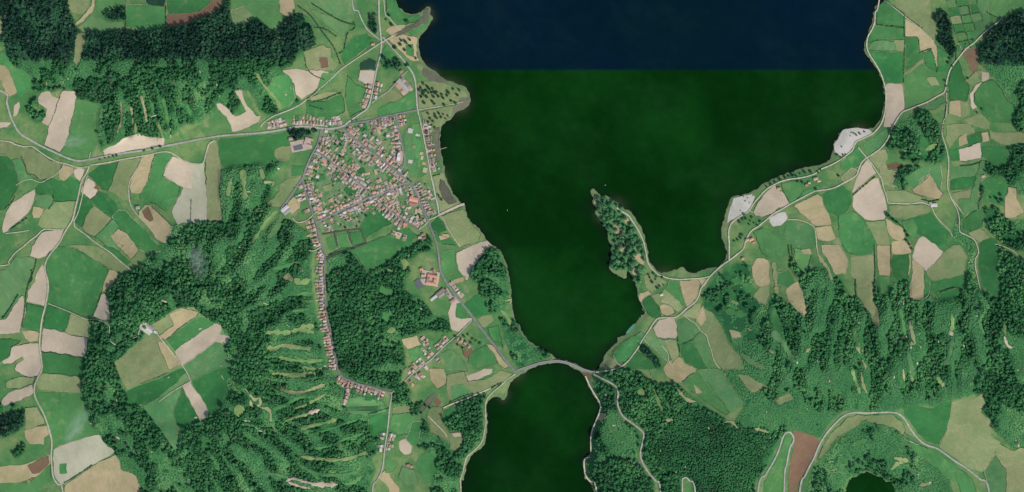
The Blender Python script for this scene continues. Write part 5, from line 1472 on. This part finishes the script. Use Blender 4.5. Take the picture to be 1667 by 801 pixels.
print('houses', sum(1 for o in COL.objects if o.name.startswith('house')), 'sheds', len(SHEDS))
for sx, sy, ang, k, desc, frm, rep in SHEDS:
    rf = random.choice(['pink', 'grey', 'white', 'brown', 'orange', 'red', 'pink'])
    house(sx, sy, ang, rf, f'{ROOFW[rf].split("-")[0]} {"second shed" if rep else "shed"} behind {ordinal(k)} house {frm.replace("the ", "")}, {desc.replace("the ", "")}', 'outbuildings behind the village houses', None, 'shed', 'shed', SM)
# allotments by the promenade, terraces of yards, the pale plots
for x, y, wd, d, k in ((668, 213, 8, 8, 'W'), (680, 220, 7, 3.4, 'W'), (682, 226, 6, 3, 'M'), (674, 239, 6, 5, 'O'), (686, 250, 6, 5, 'T'), (687, 257, 4, 6, 'P'), (668, 263, 7, 6, 'W'), (690, 266, 6, 5, 'T'), (692, 277, 7, 8, 'P'), (678, 262, 6, 6, 'G'), (693, 214, 6, 8, 'B'), (700, 240, 6, 4, 'B'), (702, 250, 6, 8, 'B'), (704, 270, 8, 6, 'yard'), (699, 234, 8, 5, 'yard'), (681, 345, 11, 9, 'T'), (560, 245, 8, 6, 'T'), (566, 255, 8, 6, 'M'), (598, 283, 9, 4, 'T'), (612, 280, 4, 9, 'T'), (533, 306, 14, 10, 'O'), (520, 290, 20, 9, 'G'), (548, 293, 16, 7, 'E'), (571, 310, 16, 10, 'E'), (585, 250, 12, 9, 'E'), (592, 208, 11, 12, 'E'), (605, 230, 12, 10, 'M'), (627, 232, 10, 7, 'O'), (558, 226, 14, 9, 'E'), (652, 322, 6, 9, 'G'), (588, 278, 12, 8, 'E')):
    PLOTS.append((k, rect(x, y, .97, .24 if x > 655 else -.24, wd, d)))
for n_, (k, p) in enumerate(PLOTS): sheet('yard' if k == 'yard' else 'garden_plot', p, MATS[k], 1.9 + .0012 * n_ if k != 'yard' else 2.45 + .0012 * n_, 4.0, .15, 4.0)

# larger buildings
def block(parent, name, cx, cy, l, d, h, rise, roof, ang=0):
    wl, rf = house_meshes(l, d, h, rise)
    for m, mt, nm in ((wl, MATS['wall_white'], 'wall'), (rf, MATS['roof_' + roof], 'roof')):
        c = put(parent, m, mt, parent); c.name = nm; c.location = (cx, cy, 0); c.rotation_euler = (0, 0, ang)
def big(x, y, ang, label, cat, name, blocks):
    e = empty(name, P3(x, y, 1.2), math.radians(ang)); tag(e, label, cat); HOUSES.append((x, y, 5))
    for b in blocks: block(e, name, *b)
    return e
big(703, 455, -10, 'large square orange-roofed building around a pale courtyard in the trees', 'building', 'courtyard_building',
    [(0, 15, 40, 11, 7, 2.6, 'orange'), (0, -15, 40, 11, 7, 2.6, 'orange'), (-14.5, 0, 11, 19, 7, 2.6, 'red', 0), (14.5, 0, 11, 19, 7, 2.6, 'orange')])
big(673, 328, -12, 'big orange-red roofed hall beside the main road junction', 'hall', 'village_hall', [(0, 8, 36, 18, 7, 3.2, 'orange'), (0, -10, 30, 17, 6, 3, 'red')])
big(502, 231, -15, 'U-shaped brown-roofed school building with a green court', 'school', 'school', [(-10, 0, 9, 34, 5, 2, 'pink'), (6, 13, 24, 8, 5, 2, 'pink'), (6, -13, 24, 8, 5, 2, 'pink')])
big(649, 256, -8, 'white church-like building on its own pale square at the end of the short street', 'church', 'church', [(0, 0, 12, 26, 9, 4, 'white'), (0, 17, 7, 7, 15, 3, 'white')])
big(466, 342, 40, 'wide white-grey flat hall at the end of the west street', 'hall', 'storage_hall', [(0, 7, 34, 14, 6, 1.2, 'white'), (0, -8, 34, 14, 6, 1.2, 'grey')])
big(706, 485, 38, 'long white-roofed shed west of the lake road', 'warehouse', 'warehouse', [(0, 0, 30, 10, 5, 1.4, 'white')])
big(718, 477, 38, 'brown-roofed warehouse pair beside the lake road', 'warehouse', 'warehouse', [(0, 6, 40, 11, 6, 1.6, 'brown'), (-4, -7, 28, 11, 5, 1.5, 'grey')])
big(1520, 334, 4, 'white-roofed farm shed at the end of the right-hand track', 'barn', 'farm_shed', [(0, 0, 26, 13, 5, 1.4, 'white'), (-14, 9, 10, 8, 4, 1, 'grey')])
big(244, 534, -35, 'pale-roofed farm sheds at the crater field corner', 'barn', 'farm_shed', [(0, 8, 34, 10, 4, 1.2, 'grey'), (4, -6, 26, 9, 4, 1.2, 'white'), (30, 2, 14, 8, 4, 1.2, 'white')])
big(225, 338, 10, 'mint-grey roofed farm shed beside the burnt field', 'barn', 'farm_shed', [(0, 0, 16, 12, 5, 1.4, 'grey')])
big(650, 143, -50, 'terrace of orange and brown roofs, western row above the green meadow', 'terrace', 'terrace_house', [(q * 11 - 20, 0, 10, 14, 6, 2.2, r) for q, r in enumerate(('red', 'pink', 'orange', 'brown', 'orange'))])
big(662, 137, -50, 'terrace of brown roofs, eastern row beside the promenade road', 'terrace', 'terrace_house', [(q * 11 - 26, 0, 10, 11, 6, 2.2, r) for q, r in enumerate(('brown', 'pink', 'brown', 'brown', 'pink', 'pink'))])
big(1328, 291, 15, 'pink-roofed farmhouse with a pale yard below the east shore road', 'farmhouse', 'farmhouse', [(0, 0, 18, 11, 5, 2.4, 'pink'), (10, -12, 12, 9, 4, 2, 'orange')])
big(1268, 307, 5, 'orange-roofed small house on the corner of the pale lakeside field', 'house', 'farmhouse', [(0, 0, 14, 10, 5, 2.4, 'orange')])
big(1223, 390, 25, 'cluster of red farm roofs by the bay road', 'farmhouse', 'farmhouse', [(0, 0, 18, 11, 5, 2.4, 'orange'), (-16, 6, 14, 10, 5, 2.2, 'pink'), (4, -14, 12, 9, 4, 2, 'red')])
big(1209, 421, 20, 'small orange-roofed house below the bay road', 'house', 'farmhouse', [(0, 0, 11, 9, 5, 2.2, 'orange')])
big(1313, 301, 10, 'pair of small red roofs among trees below the east shore road', 'house', 'farmhouse', [(0, 0, 11, 9, 4.5, 2.2, 'red'), (12, 6, 9, 8, 4, 2, 'pink')])
big(1077, 480, 20, 'pale blue-grey campsite hut beside the bay meadow', 'hut', 'campsite_hut', [(0, 0, 11, 8, 3.5, 1.2, 'white')])
big(1600, 287, 15, 'pale barn at the end of the green strip fields', 'barn', 'farm_shed', [(0, 0, 14, 9, 4.5, 1.6, 'pink')])
big(607, 72, 10, 'small tan house at the western fork of the upper road', 'house', 'farmhouse', [(0, 0, 14, 10, 5, 2.2, 'orange')])
big(653, 116, 30, 'dark red house under the copse by the upper road', 'house', 'farmhouse', [(0, 0, 13, 10, 5, 2.2, 'red')])
big(474, 226, 12, 'pink house among dark trees west of the school', 'house', 'farmhouse', [(0, 0, 18, 12, 5, 2.4, 'pink')])
big(686, 438, 15, 'small orange-roofed house above the square courtyard building', 'house', 'farmhouse', [(0, 0, 13, 10, 5, 2.2, 'orange')])
big(665, 757, 10, 'red-roofed farmhouse east of the bottom road', 'house', 'farmhouse', [(0, 0, 14, 10, 5, 2.2, 'red'), (12, -8, 10, 8, 4, 2, 'pink')])
big(687, 385, 20, 'round cluster of pink roofs where the south-east lane ends', 'house', 'farmhouse', [(-10, 0, 14, 10, 5, 2.2, 'pink'), (6, 6, 12, 10, 5, 2.2, 'red'), (8, -8, 12, 9, 5, 2.2, 'brown')])
sheet('sports_court', rect(485.5, 240, .97, -.2, 15, 8), MATS['court'], 3.0)
sheet('sports_court', rect(682, 462, .5, .86, 15, 10), MATS['court'], 3.0)
sheet('yard', rect(490, 237, .97, -.2, 34, 18), MATS['yard'], 2.5)
sheet('yard', rect(700, 453, .97, .17, 30, 24), MATS['yard'], 2.5)
sheet('yard', rect(649, 256, .97, .2, 14, 20), MATS['yard'], 2.6)
sheet('yard', rect(656, 140, .64, .77, 26, 19), MATS['paved'], 2.6)
sheet('yard', rect(240, 534, .8, .6, 22, 14), MATS['W'], 2.6)
# garden trees in the village
gt = []
VP = nums(VILL)
for _ in range(1200):
    if len(gt) >= 80: break
    x, y = random.uniform(480, 712), random.uniform(195, 378)
    if inpoly(np.array([x]), np.array([y]), VP)[0] and free(x, y, 1.2) and not at(ONROAD, x, y):
        gt.append((x, y)); HOUSES.append((x, y, .6))
for n_, (x, y) in enumerate(sorted(gt)):
    tree(x, y, random.uniform(1.0, 2.0), 'small garden tree between village roofs, ' + ('leftmost' if n_ == 0 else ordinal(n_ + 1) + ' from left'), 'garden trees in the village', random.random() < .3)

# ------------------------------------------------------------------ causeway bridge, jetty, boats, pond
def strip_solid(name, pts, wd, z0, z1, mat, parent, off=0.0):
    q = smooth(pts, False, 2.5); V, Fc = [], []
    for i, (x, y) in enumerate(q):
        a, b = q[max(i - 1, 0)], q[min(i + 1, len(q) - 1)]
        dx, dy = b[0] - a[0], b[1] - a[1]; l = math.hypot(dx, dy) or 1; nx_, ny_ = -dy / l, dx / l
        for s_, z in ((-1, z0), (1, z0), (1, z1), (-1, z1)):
            V.append((wx(x + nx_ * (off + s_ * wd / 2)), wy(y + ny_ * (off + s_ * wd / 2)), z))
        if i:
            p = (i - 1) * 4
            for k in range(4): Fc.append((p + k, p + (k + 1) % 4, p + 4 + (k + 1) % 4, p + 4 + k))
    n = len(V); Fc += [(0, 3, 2, 1), (n - 4, n - 3, n - 2, n - 1)]
    o = mesh_obj(name, V, [f[::-1] for f in Fc], mat, parent, None)
    bm = bmesh.new(); bm.from_mesh(o.data); bmesh.ops.recalc_face_normals(bm, faces=bm.faces); bm.to_mesh(o.data); bm.free()
    return o
BR = nums("836 607 846 602 858 598 870 594 885 590 905 588 920 590 935 595 950 602 968 607")
br = empty('causeway_bridge', (0, 0, 0)); tag(br, 'pale grey curved road causeway between the upper and lower lakes', 'bridge')
strip_solid('deck', BR, 3.3, -4, 5.2, MATS['asphalt'], br)
strip_solid('parapet', BR, .5, 5.2, 6.3, MATS['stone'], br, 1.5); strip_solid('parapet', BR, .5, 5.2, 6.3, MATS['stone'], br, -1.5)
strip_solid('embankment', BR, 4.6, -6, 2.0, MATS['stone'], br)
jt = empty('jetty', (0, 0, 0)); tag(jt, 'thin pale jetty reaching into the lake from the promenade', 'jetty')
JT = nums("704 246 712 244 720 242 727 240")
strip_solid('deck', JT, 1.3, 1.6, 2.1, MATS['wood'], jt)
for x, y in ((720, 242), (723.5, 241), (727, 240)):
    mesh_obj('post', [(wx(x) + a, wy(y) + b, z) for z in (-5, 2.8) for a, b in ((-.5, -.5), (.5, -.5), (.5, .5), (-.5, .5))], [(0, 1, 5, 4), (1, 2, 6, 5), (2, 3, 7, 6), (3, 0, 4, 7), (4, 5, 6, 7)], MATS['wood'], jt)
def boat(x, y, ang, L, label):
    e = empty('boat', (wx(x), wy(y), 0), ang); tag(e, label, 'boat', 'small boats on the lake')
    V, Fc = [], []
    prof = ((-.5, .3), (-.3, .38), (.0, .4), (.25, .3), (.42, .14), (.5, .02))
    for t, b in prof: V += [(t * L, -b * L * .5, .7), (t * L, b * L * .5, .7), (t * L * .96, b * L * .36, -.3), (t * L * .96, -b * L * .36, -.3)]
    for i in range(len(prof) - 1):
        p = i * 4
        for k in (1, 2, 3): Fc.append((p + k, p + (k + 1) % 4, p + 4 + (k + 1) % 4, p + 4 + k))
        Fc.append((p, p + 1, p + 5, p + 4))
    Fc.append((0, 3, 2, 1)); mesh_obj('hull', V, Fc, MATS['boat_white'], e)
    c = L * .12
    mesh_obj('cabin', [(a * c * 1.4 - L * .08, b * c, z) for z in (.71, 1.9) for a, b in ((-1, -1), (1, -1), (.8, 1), (-1, 1))], [(0, 1, 5, 4), (1, 2, 6, 5), (2, 3, 7, 6), (3, 0, 4, 7), (4, 5, 6, 7)], MATS['boat_white'], e)
boat(985.5, 301.5, .3, 5, 'tiny white boat on the open lake above the peninsula tip')
boat(826, 342, 1.1, 4.5, 'tiny white boat on the lake off the village shore')
m_, t_, o_ = newmat('pond_water'); finish(t_, o_, lin(70, 132, 104), .3, .3)
pn = nums("1019 543 1024 535 1033 527 1036 532 1029 540")
V, Fc = cdt(smooth(pn, True, 1.5), 3.0, 0, 3)
o = mesh_obj('pond', [(wx(x), wy(y), .25) for x, y in V], Fc, m_)
if o.data.polygons[0].normal.z < 0: o.data.flip_normals()
o['kind'] = 'structure'
print('single trees', NT)

# ------------------------------------------------------------------ thin cloud wisps drifting low over the valley
def cloud(x, y, lx, ly, ang, dens, z=290, seed=0.0, label=''):
    m, t, o = newmat('cloud')
    vp = nd(t, 'ShaderNodeVolumePrincipled'); vp.inputs['Color'].default_value = (.95, .97, 1, 1); vp.inputs['Anisotropy'].default_value = .2
    tc = nd(t, 'ShaderNodeTexCoord').outputs['Object']
    ln = nd(t, 'ShaderNodeVectorMath', operation='LENGTH'); t.links.new(tc, ln.inputs[0])
    off = nd(t, 'ShaderNodeVectorMath', operation='ADD'); t.links.new(tc, off.inputs[0]); off.inputs[1].default_value = (seed, seed * 2, 0)
    n = ramp(t, noise(t, off.outputs[0], 2.2, 4, .6), .36, .72)
    fall = ramp(t, ln.outputs['Value'], .98, .15)
    t.links.new(mth(t, 'MULTIPLY', mth(t, 'MULTIPLY', n, fall), dens), vp.inputs['Density'])
    t.links.new(vp.outputs[0], o.inputs['Volume'])
    bm = bmesh.new(); bmesh.ops.create_icosphere(bm, subdivisions=3, radius=1.0)
    me = bpy.data.meshes.new('cloud'); bm.to_mesh(me); bm.free(); me.materials.append(m)
    c = bpy.data.objects.new('cloud', me); COL.objects.link(c); c.location = (wx(x), wy(y), z); c.scale = (lx * S, ly * S, 26); c.rotation_euler = (0, 0, math.radians(ang))
    c['kind'] = 'stuff'; c['label'] = label; c['category'] = 'cloud'
sc.cycles.volume_bounces = 1; sc.cycles.volume_step_rate = 3.0
cloud(132, 690, 46, 17, 62, .030, 290, 3.1, 'thin white cloud wisp over the green field on the left')
cloud(328, 425, 42, 22, 100, .022, 300, 7.7, 'faint grey cloud wisp over the forest above the crater')
cloud(128, 232, 30, 14, 10, .022, 280, 1.3, 'faint cloud wisp over the green field near the west road')
cloud(598, 128, 24, 9, 50, .022, 280, 5.2, 'faint cloud wisp above the pale field north of the village')

# past 300 houses or single trees, the smallest are joined into one mass
bpy.context.view_layer.update()
def join_rest(prefix, name, label, cat, size):
    roots = [o for o in COL.objects if o.parent is None and o.type == 'EMPTY' and o.name.split('.')[0] == prefix]
    roots.sort(key=size, reverse=True)
    rest = roots[300:]
    if not rest: return
    V, Fc, Mi, mats = [], [], [], []
    for r in rest:
        for c in r.children:
            mw = c.matrix_world; base = len(V); V += [tuple(mw @ v.co) for v in c.data.vertices]
            mt = c.material_slots[0].material
            if mt not in mats: mats.append(mt)
            for f in c.data.polygons: Fc.append([base + i for i in f.vertices]); Mi.append(mats.index(mt))
    me = bpy.data.meshes.new(name); me.from_pydata(V, [], Fc); me.update()
    for m in mats: me.materials.append(m)
    me.polygons.foreach_set('material_index', Mi)
    o = bpy.data.objects.new(name, me); COL.objects.link(o); o['kind'] = 'stuff'; o['label'] = label; o['category'] = cat
    for r in rest:
        for c in list(r.children): bpy.data.objects.remove(c)
        bpy.data.objects.remove(r)
kids = lambda r: [c for c in r.children]
def house_size(r):
    w_ = [c for c in r.children if c.name.startswith('roof')][0].dimensions; return w_.x * w_.y
def tree_size(r):
    c = [c for c in r.children if c.name.startswith('crown')][0]; return c.scale.x * c.scale.y
join_rest('house', 'small_houses', 'the many small roofs packed between the larger village houses', 'houses', house_size)
join_rest('tree', 'small_trees', 'the many small bushes and trees scattered between gardens and shores', 'trees', tree_size)
